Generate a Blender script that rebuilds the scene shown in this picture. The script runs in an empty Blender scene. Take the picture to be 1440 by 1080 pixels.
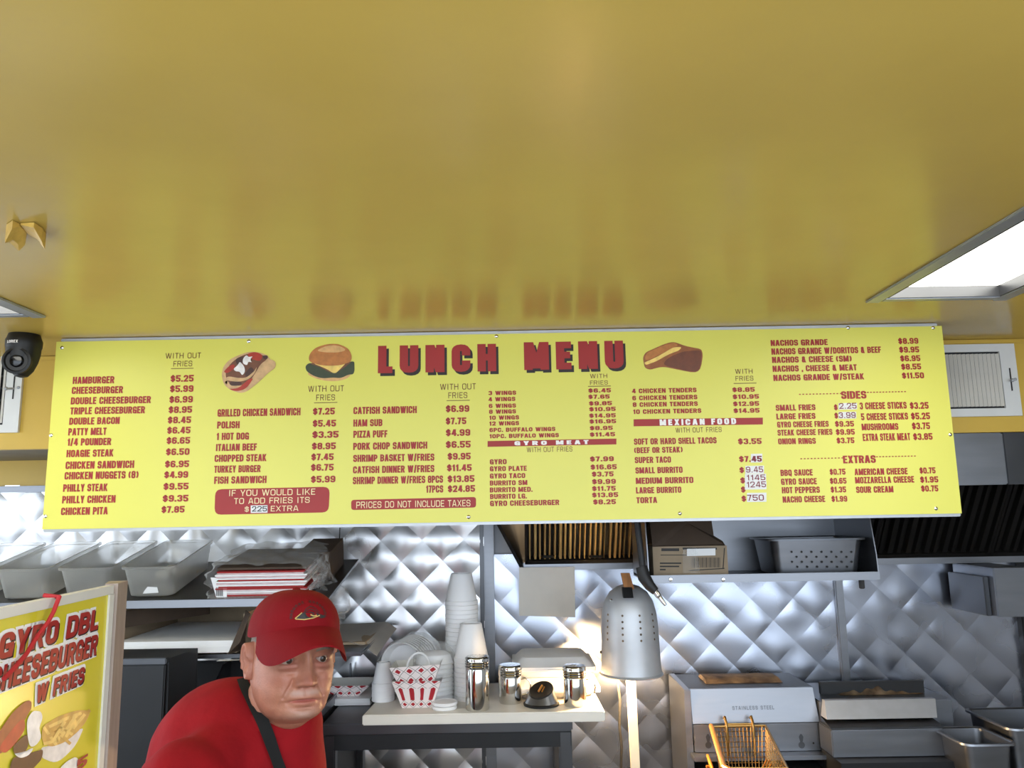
import bpy, bmesh, math, random
from math import sin, cos, pi, radians
from mathutils import Vector, Matrix, noise
from mathutils.bvhtree import BVHTree
random.seed(7)
SC = bpy.context.scene
COL = SC.collection
# ------------------------------------------------------------------ camera
ZC = 1.65
FPX = 1100.0
PITCH, YAW, ROLL = radians(9.2), radians(-0.1), radians(1.0)
_f = Vector((sin(YAW)*cos(PITCH), cos(YAW)*cos(PITCH), sin(PITCH)))
_r = Vector((cos(YAW), -sin(YAW), 0)); _u = _r.cross(_f)
CR, CU, CF = _r*cos(ROLL)-_u*sin(ROLL), _u*cos(ROLL)+_r*sin(ROLL), _f
cd = bpy.data.cameras.new('camera'); cam = bpy.data.objects.new('camera', cd); COL.objects.link(cam)
cd.sensor_width = 36.0; cd.lens = 36.0*FPX/1440.0; cd.clip_start = 0.02
cam.matrix_world = Matrix(((CR.x, CU.x, -CF.x, 0), (CR.y, CU.y, -CF.y, 0), (CR.z, CU.z, -CF.z, ZC), (0, 0, 0, 1)))
SC.camera = cam
# ------------------------------------------------------------------ light and exposure
SC.view_settings.view_transform = 'Standard'; SC.view_settings.look = 'None'
SC.view_settings.gamma = 1.0; SC.view_settings.use_curve_mapping = False
SC.view_settings.exposure = 0.0
W = bpy.data.worlds.new('sky'); SC.world = W; W.use_nodes = True
bg = W.node_tree.nodes['Background']; bg.inputs[0].default_value = (0.76, 0.87, 1.0, 1); bg.inputs[1].default_value = 4.2
sd = bpy.data.lights.new('sun', 'SUN'); sun = bpy.data.objects.new('sun', sd); COL.objects.link(sun)
sd.energy = 5.0; sd.angle = radians(1.5); sd.color = (1, .97, .93)
sun.rotation_euler = (radians(-32), radians(14), 0)      # from behind the trailer, high: lights the pavement outside
TROFFER = 6.0
LAMP_W = 60.0
HOOD_W = 26.0

# ------------------------------------------------------------------ pixel helpers (reading positions off the photograph)
def ray(px, py):
    return CF + CR*((px-720)/FPX) + CU*((540-py)/FPX)
ORG = Vector((0, 0, ZC))
def P(px, py, Y):
    d = ray(px, py); return ORG + d*(Y/d.y)
def PZ(px, py, z):
    d = ray(px, py); return ORG + d*((z-ZC)/d.z)

# ------------------------------------------------------------------ materials
def lin(c):
    c = c/255.0
    return c/12.92 if c <= .04045 else ((c+.055)/1.055)**2.4
def rgb(c): return (lin(c[0]), lin(c[1]), lin(c[2]), 1)
MATS = {}
def mat(name, c, rough=.5, metal=0.0, var=.08, scale=9.0, bump=0.0, bscale=120.0, c2=None, rvar=0.0, trans=0.0, alpha=1.0, emit=0.0, coat=0.0, stretch=None, sss=0.0, spec=.5):
    m = bpy.data.materials.new(name); MATS[name] = m; m.use_nodes = True
    nt = m.node_tree; N = nt.nodes; L = nt.links
    b = N['Principled BSDF']
    b.inputs['Roughness'].default_value = rough; b.inputs['Metallic'].default_value = metal
    b.inputs['Specular IOR Level'].default_value = spec
    if trans: b.inputs['Transmission Weight'].default_value = trans; b.inputs['IOR'].default_value = 1.15
    if coat: b.inputs['Coat Weight'].default_value = coat; b.inputs['Coat Roughness'].default_value = .1
    if sss:
        b.inputs['Subsurface Weight'].default_value = sss; b.inputs['Subsurface Radius'].default_value = (.012, .005, .003)
    b.inputs['Alpha'].default_value = alpha
    tc = N.new('ShaderNodeTexCoord'); mp = N.new('ShaderNodeMapping'); L.new(tc.outputs['Object'], mp.inputs[0])
    if stretch: mp.inputs['Scale'].default_value = stretch
    nz = N.new('ShaderNodeTexNoise'); nz.inputs['Scale'].default_value = scale; nz.inputs['Detail'].default_value = 2 if metal > .5 else 5
    L.new(mp.outputs[0], nz.inputs[0])
    rp = N.new('ShaderNodeValToRGB'); a = rgb(c)
    k0, k1 = 1-var, 1+var
    lo = tuple(min(1, x*k0) for x in a[:3])+(1,); hi = tuple(min(1, x*k1) for x in a[:3])+(1,)
    if c2: hi = rgb(c2); lo = a
    rp.color_ramp.elements[0].position = .32; rp.color_ramp.elements[1].position = .68
    rp.color_ramp.elements[0].color = lo; rp.color_ramp.elements[1].color = hi
    L.new(nz.outputs[0], rp.inputs[0]); L.new(rp.outputs[0], b.inputs['Base Color'])
    if rvar:
        mr = N.new('ShaderNodeMapRange'); mr.inputs[3].default_value = max(.02, rough-rvar); mr.inputs[4].default_value = rough+rvar
        L.new(nz.outputs[0], mr.inputs[0]); L.new(mr.outputs[0], b.inputs['Roughness'])
    if bump:
        n2 = N.new('ShaderNodeTexNoise'); n2.inputs['Scale'].default_value = bscale; n2.inputs['Detail'].default_value = 4
        L.new(mp.outputs[0], n2.inputs[0])
        bp = N.new('ShaderNodeBump'); bp.inputs['Strength'].default_value = bump; bp.inputs['Distance'].default_value = .01
        L.new(n2.outputs[0], bp.inputs['Height']); L.new(bp.outputs[0], b.inputs['Normal'])
    if emit:
        b.inputs['Emission Color'].default_value = a; b.inputs['Emission Strength'].default_value = emit
    return m
mat('ceiling_paint', (198, 168, 84), .23, var=.06, scale=2.2, bump=.04, bscale=14, rvar=.02)
mat('soffit_paint', (212, 176, 76), .4, var=.07, scale=3, bump=.05, bscale=40)
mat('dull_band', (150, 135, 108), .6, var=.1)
mat('peel_paint', (210, 172, 82), .45, var=.1, scale=40)
mat('steel', (138, 140, 145), .40, 1, var=.06, scale=6, rvar=.07, stretch=(1, 1, 6))
mat('quilt_steel', (176, 181, 193), .28, 1, var=.07, scale=5, rvar=.06)
mat('quilt_lit', (206, 206, 207), .29, 1, var=.06, scale=5, rvar=.06)  # same quilted steel, with the left wall's stronger light put into its colour
mat('dark_steel', (96, 97, 100), .38, 1, var=.12, scale=5, rvar=.08)
mat('black_steel', (36, 37, 39), .45, .3, var=.15, scale=6)
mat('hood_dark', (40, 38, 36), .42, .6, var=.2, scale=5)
mat('chrome', (215, 214, 210), .13, 1, var=.05, scale=12, rvar=.05)
mat('aluminium', (190, 192, 195), .45, .55, var=.07, scale=15, rvar=.05)
mat('galv', (178, 182, 190), .42, .7, var=.06, scale=20)
mat('warm_lit_filter', (226, 190, 128), .34, .8, var=.35, scale=7, stretch=(6, 1, 1))  # brassy grease tone with the warm glow on the first filter put in
mat('grease', (60, 46, 34), .6, .2, var=.4, scale=22, c2=(140, 118, 92))
mat('white_metal', (225, 226, 224), .4, var=.04)
mat('off_white', (214, 210, 200), .5, var=.06)
mat('cutting_board', (226, 220, 208), .45, var=.05, scale=6)
mat('cream_post', (236, 226, 200), .5, var=.05)
mat('foam', (240, 239, 238), .55, var=.02, spec=.3)
mat('paper', (238, 238, 236), .7, var=.03)
mat('paper_pink', (214, 190, 190), .7, var=.1, scale=60)
mat('grey_paper', (170, 164, 155), .7, var=.06)
mat('cardboard', (146, 128, 104), .8, var=.1, scale=14)
mat('dark_cardboard', (72, 57, 44), .8, var=.12, scale=14)
mat('ink', (35, 32, 30), .6, var=.05)
mat('label_white', (228, 228, 226), .5, var=.04)
mat('label_green', (70, 110, 60), .5, var=.04)
mat('board_yellow', (224, 220, 98), .38, var=.025, scale=1.6)
mat('poster_yellow', (214, 200, 52), .25, var=.06, scale=5)
mat('letter_red', (160, 36, 34), .5, var=.05)
mat('letter_dark', (105, 48, 24), .5, var=.05)
mat('letter_black', (32, 20, 20), .5, var=.05)
mat('letter_cream', (238, 220, 170), .5, var=.03)
mat('letter_white', (240, 236, 232), .5, var=.03)
mat('hand_ink', (120, 22, 40), .5, var=.05)
mat('black_plastic', (12, 12, 14), .5, var=.1)
mat('lens_glass', (6, 6, 8), .12, var=.0)
mat('rubber', (22, 22, 23), .55, var=.1, bump=.1)
mat('red_string', (170, 30, 34), .7, var=.1)
mat('wood', (160, 106, 56), .55, var=.2, scale=10, stretch=(8, 8, 1))
mat('post_wood', (160, 142, 128), .6, var=.1, scale=10, stretch=(8, 8, 1))
mat('clear_tub', (225, 224, 218), .34, var=.10, scale=9, trans=.72, rvar=.08, bump=.05, bscale=30)
mat('film', (225, 225, 222), .16, var=.02, bump=.25, bscale=25)
def film_material(name, lo, hi):
    m = MATS[name]; N = m.node_tree.nodes; L = m.node_tree.links; b = N['Principled BSDF']; out = N['Material Output']
    tr = N.new('ShaderNodeBsdfTransparent'); mx = N.new('ShaderNodeMixShader'); lw = N.new('ShaderNodeLayerWeight'); lw.inputs[0].default_value = .35
    mr = N.new('ShaderNodeMapRange'); mr.inputs[3].default_value = lo; mr.inputs[4].default_value = hi
    L.new(lw.outputs['Facing'], mr.inputs[0]); L.new(mr.outputs[0], mx.inputs[0]); L.new(tr.outputs[0], mx.inputs[1]); L.new(b.outputs[0], mx.inputs[2]); L.new(mx.outputs[0], out.inputs[0])
film_material('film', .10, .5)
mat('onion', (196, 188, 172), .4, var=.2, scale=30)
mat('shirt_red', (136, 12, 20), .85, var=.09, scale=20, bump=.12, bscale=60, spec=.2)
mat('cap_red', (120, 6, 16), .8, var=.05, scale=20, bump=.1, bscale=300, spec=.2)
mat('strap', (8, 8, 8), .9, var=.1)
mat('trousers', (30, 32, 38), .8, var=.1)
mat('hair', (140, 128, 116), .7, var=.25, scale=60, bump=.4, bscale=200, stretch=(3, 3, .6))
mat('eye_white', (158, 140, 128), .25, var=.05)  # whites darkened with the shade under the cap brim
mat('iris', (52, 38, 28), .15, var=.1)
mat('floor_steel', (110, 110, 112), .5, .3, var=.12)
mat('pavement', (176, 175, 174), .85, var=.1, scale=3)
mat('grey_wall', (178, 180, 184), .6, var=.06)
mat('white_wall', (200, 200, 198), .5, var=.04)
mat('wire', (176, 140, 84), .28, .95, var=.15, scale=20)
mat('gold_bar', (206, 142, 66), .35, .5, var=.12, scale=12)
mat('thread_gold', (190, 160, 90), .6, var=.15)
mat('diffuser', (255, 252, 240), .5, var=.0, emit=TROFFER)
mat('bulb', (255, 190, 110), .4, var=0, emit=60)
for nm, c in dict(pita=(206, 168, 120), meat=(112, 66, 40), tomato=(176, 52, 34), dark_meat=(70, 38, 26), onion_white=(236, 232, 228), bun=(186, 118, 58), bun_light=(216, 170, 110), lettuce=(52, 62, 34), cheese=(240, 206, 110), toast=(150, 88, 42), toast_dark=(110, 56, 28), fry=(232, 196, 110), fry_dark=(204, 160, 76), tray_white=(224, 218, 214), sausage=(150, 72, 40)).items():
    mat('print_'+nm, c, .4, var=.16, scale=60)

film_material('clear_tub', .38, .85)
# skin with lip and stubble masks from a colour attribute
def skin_material():
    m = mat('skin', (170, 113, 90), .48, var=.10, scale=45, bump=.12, bscale=260, sss=0)
    nt = m.node_tree; N = nt.nodes; L = nt.links; b = N['Principled BSDF']
    at = N.new('ShaderNodeAttribute'); at.attribute_name = 'tone'
    src = b.inputs['Base Color'].links[0].from_socket
    sep = N.new('ShaderNodeSeparateColor'); L.new(at.outputs['Color'], sep.inputs[0])
    m1 = N.new('ShaderNodeMix'); m1.data_type = 'RGBA'; L.new(sep.outputs[0], m1.inputs[0]); L.new(src, m1.inputs[6]); m1.inputs[7].default_value = rgb((164, 84, 76))
    m2 = N.new('ShaderNodeMix'); m2.data_type = 'RGBA'; L.new(sep.outputs[1], m2.inputs[0]); L.new(m1.outputs[2], m2.inputs[6]); m2.inputs[7].default_value = rgb((182, 164, 152))
    L.new(m2.outputs[2], b.inputs['Base Color'])
skin_material()
# red check paper for the food trays, driven by UV
def check_material(name, stripes):
    m = bpy.data.materials.new(name); MATS[name] = m; m.use_nodes = True
    N = m.node_tree.nodes; L = m.node_tree.links; b = N['Principled BSDF']; b.inputs['Roughness'].default_value = .6
    uv = N.new('ShaderNodeUVMap'); sx = N.new('ShaderNodeSeparateXYZ'); L.new(uv.outputs[0], sx.inputs[0])
    def M(op, a, c=None):
        n = N.new('ShaderNodeMath'); n.operation = op
        for i, v in enumerate((a, c)):
            if v is None: continue
            if isinstance(v, (int, float)): n.inputs[i].default_value = v
            else: L.new(v, n.inputs[i])
        return n.outputs[0]
    fu = M('ABSOLUTE', M('SUBTRACT', M('FRACT', sx.outputs[0]), .5))
    fv = M('ABSOLUTE', M('SUBTRACT', M('FRACT', sx.outputs[1]), .5))
    d = M('ADD', fu, fv)
    red = M('LESS_THAN', d, .27)
    line = M('LESS_THAN', M('ABSOLUTE', M('SUBTRACT', d, .5)), .03)
    if stripes:
        band = M('MULTIPLY', M('GREATER_THAN', sx.outputs[1], 1.05), M('LESS_THAN', sx.outputs[1], 2.6))
        st = M('LESS_THAN', M('ABSOLUTE', M('SUBTRACT', M('FRACT', M('MULTIPLY', sx.outputs[0], 1.0)), .5)), .2)
        red = M('ADD', M('MULTIPLY', red, M('SUBTRACT', 1, band)), M('MULTIPLY', st, band))
        line = M('MULTIPLY', line, M('SUBTRACT', 1, band))
    x1 = N.new('ShaderNodeMix'); x1.data_type = 'RGBA'; L.new(line, x1.inputs[0]); x1.inputs[6].default_value = rgb((236, 226, 222)); x1.inputs[7].default_value = rgb((110, 100, 98))
    x2 = N.new('ShaderNodeMix'); x2.data_type = 'RGBA'; L.new(red, x2.inputs[0]); L.new(x1.outputs[2], x2.inputs[6]); x2.inputs[7].default_value = rgb((170, 26, 38))
    L.new(x2.outputs[2], b.inputs['Base Color'])
check_material('check_paper', False); check_material('stripe_paper', True)

# ------------------------------------------------------------------ mesh builder
def link(name, me, m, parent=None, loc=None):
    o = bpy.data.objects.new(name, me); COL.objects.link(o)
    if m is not None:
        for x in (m if isinstance(m, (list, tuple)) else [m]): me.materials.append(MATS[x])
    if parent is not None: o.parent = parent
    elif loc is not None: o.location = loc
    return o
def wloc(o):
    v = Vector((0, 0, 0))
    while o is not None: v += o.location; o = o.parent
    return v
class MB:
    def __init__(s): s.bm = bmesh.new(); s.mi = 0; s.uv = None
    def face(s, pts):
        try:
            f = s.bm.faces.new([s.bm.verts.new(p) for p in pts]); f.material_index = s.mi; return f
        except ValueError: return None
    def fv(s, vs):
        try:
            f = s.bm.faces.new(vs); f.material_index = s.mi; return f
        except ValueError: return None
    def box(s, a, b, bev=0.0, M=None):
        x0, y0, z0 = (min(a[i], b[i]) for i in range(3)); x1, y1, z1 = (max(a[i], b[i]) for i in range(3))
        t = bmesh.new()
        vs = [t.verts.new((x, y, z)) for x in (x0, x1) for y in (y0, y1) for z in (z0, z1)]
        for q in ((0, 1, 3, 2), (4, 6, 7, 5), (0, 4, 5, 1), (2, 3, 7, 6), (0, 2, 6, 4), (1, 5, 7, 3)): t.faces.new([vs[i] for i in q])
        if bev:
            bev = min(bev, .49*min(x1-x0, y1-y0, z1-z0))
            bmesh.ops.bevel(t, geom=list(t.edges), offset=bev, segments=2, affect='EDGES')
        s.merge(t, M)
    def merge(s, t, M=None):
        mp = {}
        for v in t.verts: mp[v] = s.bm.verts.new((M @ v.co) if M else v.co)
        for f in t.faces: s.fv([mp[v] for v in f.verts])
        t.free()
    def hexa(s, p):      # 8 points: bottom 4 ccw, top 4 ccw
        v = [s.bm.verts.new(q) for q in p]
        for q in ((3, 2, 1, 0), (4, 5, 6, 7), (0, 1, 5, 4), (1, 2, 6, 5), (2, 3, 7, 6), (3, 0, 4, 7)): s.fv([v[i] for i in q])
    def slab(s, pts, d):     # polygon extruded by vector d
        d = Vector(d); a = [s.bm.verts.new(Vector(p)) for p in pts]; b = [s.bm.verts.new(Vector(p)+d) for p in pts]
        s.fv(a[::-1]); s.fv(b); n = len(pts)
        for i in range(n): s.fv([a[i], a[(i+1) % n], b[(i+1) % n], b[i]])
    def lathe(s, prof, c=(0, 0, 0), n=40, axis=None, close=True):
        c = Vector(c); rings = []
        M = Matrix.Identity(3)
        if axis is not None: M = Vector((0, 0, 1)).rotation_difference(Vector(axis).normalized()).to_matrix()
        for r, z in prof:
            if r < 1e-6: rings.append([s.bm.verts.new(c + M @ Vector((0, 0, z)))])
            else: rings.append([s.bm.verts.new(c + M @ Vector((r*cos(2*pi*i/n), r*sin(2*pi*i/n), z))) for i in range(n)])
        for A, B in zip(rings, rings[1:]):
            for i in range(n):
                j = (i+1) % n
                if len(A) == 1 and len(B) == 1: continue
                if len(A) == 1: s.fv([A[0], B[j], B[i]][::-1])
                elif len(B) == 1: s.fv([A[i], A[j], B[0]])
                else: s.fv([A[i], A[j], B[j], B[i]])
    def tube(s, pts, r, n=8, cap=True):
        pts = [Vector(p) for p in pts]; rr = r if isinstance(r, (list, tuple)) else [r]*len(pts); rings = []
        prev = None
        for i, p in enumerate(pts):
            t = (pts[min(i+1, len(pts)-1)]-pts[max(i-1, 0)]).normalized()
            a = prev if prev is not None else (Vector((0, 0, 1)) if abs(t.z) < .9 else Vector((1, 0, 0)))
            x = (a - t*a.dot(t))
            if x.length < 1e-6: x = t.orthogonal()
            x.normalize(); y = t.cross(x); prev = x
            rings.append([s.bm.verts.new(p + (x*cos(2*pi*k/n)+y*sin(2*pi*k/n))*rr[i]) for k in range(n)])
        for A, B in zip(rings, rings[1:]):
            for k in range(n): s.fv([A[k], A[(k+1) % n], B[(k+1) % n], B[k]])
        if cap: s.fv(rings[0][::-1]); s.fv(rings[-1])
    def ball(s, c, r, n=20, m=12, M=None):
        r = Vector(r) if not isinstance(r, (int, float)) else Vector((r, r, r)); c = Vector(c); rings = []
        for j in range(m+1):
            a = -pi/2+pi*j/m
            if j in (0, m): q = [(0, 0, sin(a)*r.z)]
            else: q = [(cos(a)*cos(2*pi*i/n)*r.x, cos(a)*sin(2*pi*i/n)*r.y, sin(a)*r.z) for i in range(n)]
            rings.append([s.bm.verts.new(c + ((M @ Vector(p)) if M else Vector(p))) for p in q])
        for A, B in zip(rings, rings[1:]):
            for i in range(n):
                j = (i+1) % n
                if len(A) == 1: s.fv([A[0], B[j], B[i]])
                elif len(B) == 1: s.fv([A[i], A[j], B[0]])
                else: s.fv([A[i], A[j], B[j], B[i]])
    def grid(s, fn, nu, nv, closed=False):
        V = [[s.bm.verts.new(fn(i/nu, j/nv)) for i in range(nu if closed else nu+1)] for j in range(nv+1)]
        m = nu if closed else nu
        for j in range(nv):
            for i in range(m):
                k = (i+1) % nu if closed else i+1
                s.fv([V[j][i], V[j][k], V[j+1][k], V[j+1][i]])
        return V
    def build(s, name, m, parent=None, loc=None, angle=35, weld=0.0):
        if weld: bmesh.ops.remove_doubles(s.bm, verts=s.bm.verts, dist=weld)
        base = wloc(parent) if parent is not None else (Vector(loc) if loc is not None else Vector((0, 0, 0)))
        bmesh.ops.translate(s.bm, verts=s.bm.verts, vec=-base)
        bmesh.ops.recalc_face_normals(s.bm, faces=s.bm.faces) if not getattr(s, 'keep', False) else None
        me = bpy.data.meshes.new(name); s.bm.to_mesh(me); s.bm.free()
        if angle:
            for p in me.polygons: p.use_smooth = True
            me.set_sharp_from_angle(angle=radians(angle))
        return link(name, me, m, parent, loc)
def tag(o, label=None, cat=None, group=None, kind=None):
    if label: o['label'] = label
    if cat: o['category'] = cat
    if group: o['group'] = group
    if kind: o['kind'] = kind
    return o
def thing(name, label, cat, loc, group=None):
    o = bpy.data.objects.new(name, None); COL.objects.link(o); o.location = loc; o.empty_display_size = .05
    return tag(o, label, cat, group)
def solo(mb, name, m, label, cat, loc, group=None, angle=35):
    return tag(mb.build(name, m, None, loc, angle), label, cat, group)
def structure(mb, name, m, angle=35):
    return tag(mb.build(name, m, None, (0, 0, 0), angle), kind='structure')
def copy_tree(o, loc, label=None, group=None):
    def cp(x, par):
        c = x.copy(); COL.objects.link(c); c.parent = par
        for k in list(x.children): cp(k, c)
        return c
    c = cp(o, None); c.location = loc
    if label: c['label'] = label
    if group: c['group'] = group
    return c
def from_eval(ob):
    dg = bpy.context.evaluated_depsgraph_get(); me = bpy.data.meshes.new_from_object(ob.evaluated_get(dg))
    old = ob.data; bpy.data.objects.remove(ob); bpy.data.meshes.remove(old); return me

# ------------------------------------------------------------------ lettering: a stroked block alphabet
def Ls(*p): return ('L', p)
def Bs(*p): return ('B', p)
def Os(*p): return ('O', p)
def Ds(*a): return ('D', a)
RO = Os((0, 0), (1, 0), (1, 1), (0, 1))
GL = {
'A': (1.05, [Ds(0, 0, .42, 1), Ds(1, 0, .58, 1), Ls((.3, .26), (.7, .26))]),
'B': (1, [Ls((0, 0), (0, 1)), Bs((0, 1), (1, 1), (1, .53), (0, .53)), Bs((0, .53), (1, .53), (1, 0), (0, 0))]),
'C': (1, [Bs((1, .62), (1, 1), (0, 1), (0, 0), (1, 0), (1, .38))]),
'D': (1, [Ls((0, 0), (0, 1)), Bs((0, 1), (1, 1), (1, 0), (0, 0))]),
'E': (.82, [Ls((0, 0), (0, 1)), Ls((0, 1), (1, 1)), Ls((0, .52), (.85, .52)), Ls((0, 0), (1, 0))]),
'F': (.8, [Ls((0, 0), (0, 1)), Ls((0, 1), (1, 1)), Ls((0, .5), (.85, .5))]),
'G': (1, [Bs((1, .68), (1, 1), (0, 1), (0, 0), (1, 0), (1, .45)), Ls((.62, .45), (1, .45)), Ls((1, .45), (1, 0))]),
'H': (1, [Ls((0, 0), (0, 1)), Ls((1, 0), (1, 1)), Ls((0, .52), (1, .52))]),
'I': (.4, [Ls((.5, 0), (.5, 1))]),
'J': (.7, [Bs((1, 1.0), (1, 0), (0, 0), (0, .3))]),
'K': (1.02, [Ls((0, 0), (0, 1)), Ds(.12, .36, .95, 1), Ds(.25, .62, 1, 0)]),
'L': (.78, [Ls((0, 0), (0, 1)), Ls((0, 0), (1, 0))]),
'M': (1.32, [Ls((0, 0), (0, 1)), Ls((1, 0), (1, 1)), Ds(.5, .05, .06, 1), Ds(.5, .05, .94, 1)]),
'N': (1.02, [Ls((0, 0), (0, 1)), Ls((1, 0), (1, 1)), Ds(.95, 0, .05, 1)]),
'O': (1, [RO]),
'P': (.95, [Ls((0, 0), (0, 1)), Bs((0, 1), (1, 1), (1, .44), (0, .44))]),
'Q': (1, [RO, Ds(1.1, -.08, .5, .3)]),
'R': (1, [Ls((0, 0), (0, 1)), Bs((0, 1), (1, 1), (1, .5), (0, .5)), Ds(1, 0, .6, .5)]),
'S': (.98, [Bs((1, .7), (1, 1), (0, 1), (0, .53), (1, .53), (1, 0), (0, 0), (0, .32))]),
'T': (.86, [Ls((.5, 0), (.5, 1)), Ls((0, 1), (1, 1))]),
'U': (1, [Bs((0, 1.0), (0, 0), (1, 0), (1, 1.0))]),
'V': (1.02, [Ds(.46, 0, 0, 1), Ds(.54, 0, 1, 1)]),
'W': (1.5, [Ds(.24, 0, 0, 1), Ds(.26, 0, .5, 1), Ds(.74, 0, .5, 1), Ds(.76, 0, 1, 1)]),
'X': (1.02, [Ds(0, 0, 1, 1), Ds(1, 0, 0, 1)]),
'Y': (1, [Ls((.5, 0), (.5, .42)), Ds(.5, .38, 0, 1), Ds(.5, .38, 1, 1)]),
'Z': (.85, [Ls((0, 1), (1, 1)), Ls((0, 0), (1, 0)), Ds(0, 0, 1, 1)]),
'0': (1, [RO]),
'1': (.62, [Ls((.8, 0), (.8, 1)), Ls((.2, .82), (.8, .82))]),
'2': (.98, [Bs((0, .68), (0, 1), (1, 1), (1, .56), (.5, .3)), Ds(0, .06, .75, .5), Ls((0, 0), (1, 0))]),
'3': (.98, [Bs((0, .74), (0, 1), (1, 1), (1, .53), (.4, .53)), Bs((.4, .53), (1, .53), (1, 0), (0, 0), (0, .28))]),
'4': (1.02, [Ls((.8, 0), (.8, 1)), Ls((0, .24), (1, .24)), Ds(0, .2, .62, 1)]),
'5': (.98, [Ls((0, .55), (0, 1)), Ls((0, 1), (1, 1)), Bs((0, .58), (1, .58), (1, 0), (0, 0), (0, .26))]),
'6': (1, [Bs((1, .74), (1, 1), (0, 1), (0, 0), (1, 0), (1, .56), (0, .56))]),
'7': (.85, [Ls((0, 1), (1, 1)), Ds(.3, 0, 1, 1)]),
'8': (1, [Os((0, .53), (1, .53), (1, 1), (0, 1)), Os((0, 0), (1, 0), (1, .53), (0, .53))]),
'9': (1, [Bs((0, .26), (0, 0), (1, 0), (1, 1), (0, 1), (0, .44), (1, .44))]),
'$': (.98, [Bs((1, .68), (1, .92), (0, .92), (0, .53), (1, .53), (1, .08), (0, .08), (0, .32)), ('L', ((.5, -.04), (.5, 1.04)))]),
'.': (.36, [Ls((.5, 0), (.5, .02))]),
',': (.36, [Ls((.5, -.14), (.5, .04))]),
'/': (.7, [Ds(0, -.05, 1, 1.05)]),
'&': (1.08, [Os((.05, 0), (.75, 0), (.75, .5), (.05, .5)), Os((.15, .5), (.65, .5), (.65, 1), (.15, 1)), Ds(1, 0, .6, .4)]),
'(': (.62, [Bs((1, 1.02), (0, .8), (0, .2), (1, -.02))]),
')': (.62, [Bs((0, 1.02), (1, .8), (1, .2), (0, -.02))]),
"'": (.36, [Ls((.5, .85), (.5, 1))]),
'*': (.6, [Ls((.2, .5), (.8, .5))]),
}
def _round(pts, closed, rad):
    n = len(pts); out = []
    for i, p in enumerate(pts):
        if not closed and i in (0, n-1): out.append(p); continue
        a, b = pts[(i-1) % n], pts[(i+1) % n]
        la, lb = (a-p).length, (b-p).length
        r = min(rad, la*.49 if (closed or i > 1) else la*.98, lb*.49 if (closed or i < n-2) else lb*.98)
        q0, q1 = p+(a-p)*(r/la), p+(b-p)*(r/lb)
        for t in (0, .28, .5, .72, 1): out.append(q0*(1-t)**2+p*(2*t*(1-t))+q1*t*t)
    return out
def _stroke(pts, closed, ext):
    n = len(pts); pts = list(pts)
    if not closed and ext:
        pts[0] = pts[0]+(pts[0]-pts[1]).normalized()*.5; pts[-1] = pts[-1]+(pts[-1]-pts[-2]).normalized()*.5
    Lr = []
    for i, p in enumerate(pts):
        if closed: d0, d1 = (p-pts[i-1]).normalized(), (pts[(i+1) % n]-p).normalized()
        else:
            d0 = (p-pts[i-1]).normalized() if i else (pts[1]-p).normalized()
            d1 = (pts[i+1]-p).normalized() if i < n-1 else d0
        t = (d0+d1); t = t.normalized() if t.length > 1e-6 else d0
        nr = Vector((-t.y, t.x)); k = .5/max(.45, nr.dot(Vector((-d0.y, d0.x))))
        Lr.append((p+nr*k, p-nr*k))
    m = n if closed else n-1
    return [[Lr[i][1], Lr[(i+1) % n][1], Lr[(i+1) % n][0], Lr[i][0]] for i in range(m)]
def text_polys(s, width, h, tx=.36, ty=.19, gap=.14, slant=0.0):
    adv = []
    for ch in s: adv.append(.5 if ch == ' ' else GL[ch][0])
    tot = sum(adv)+gap*(len(s)-1); k = width/tot; x = 0; out = []
    pw, ph = tx*k, ty*h
    for ch, a in zip(s, adv):
        if ch != ' ':
            w = a*k
            q = min(pw, w*.8) if ch not in "I.',1()" else min(pw, w*(.62 if ch in '()' else 1))
            def cl(f): return Vector(((q/2+f[0]*(w-q))/q, (ph/2+f[1]*(h-ph))/ph))
            for kind, pr in GL[ch][1]:
                if kind == 'D':
                    x0, y0, x1, y1 = pr
                    xa, xb = x0*(w-q), x1*(w-q); ya, yb = y0*h, y1*h
                    polys = [[(xa, ya), (xa+q, ya), (xb+q, yb), (xb, yb)]]
                else:
                    pts = [cl(f) for f in pr]
                    if kind != 'L':
                        if kind == 'B' and pr[0][1] == 1.0 and pr[0][0] == pr[1][0]: pts[0].y = h/ph
                        if kind == 'B' and pr[-1][1] == 1.0 and pr[-1][0] == pr[-2][0]: pts[-1].y = h/ph
                        pts = _round(pts, kind == 'O', .95 if tx > .25 else max(1.2, .3*w/q))
                    polys = [[(v.x*q, v.y*ph) for v in pl] for pl in _stroke(pts, kind == 'O', kind == 'L')]
                for pl in polys: out.append([(x+u+slant*v, v) for u, v in pl])
        x += (a+gap)*k
    return out
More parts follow.
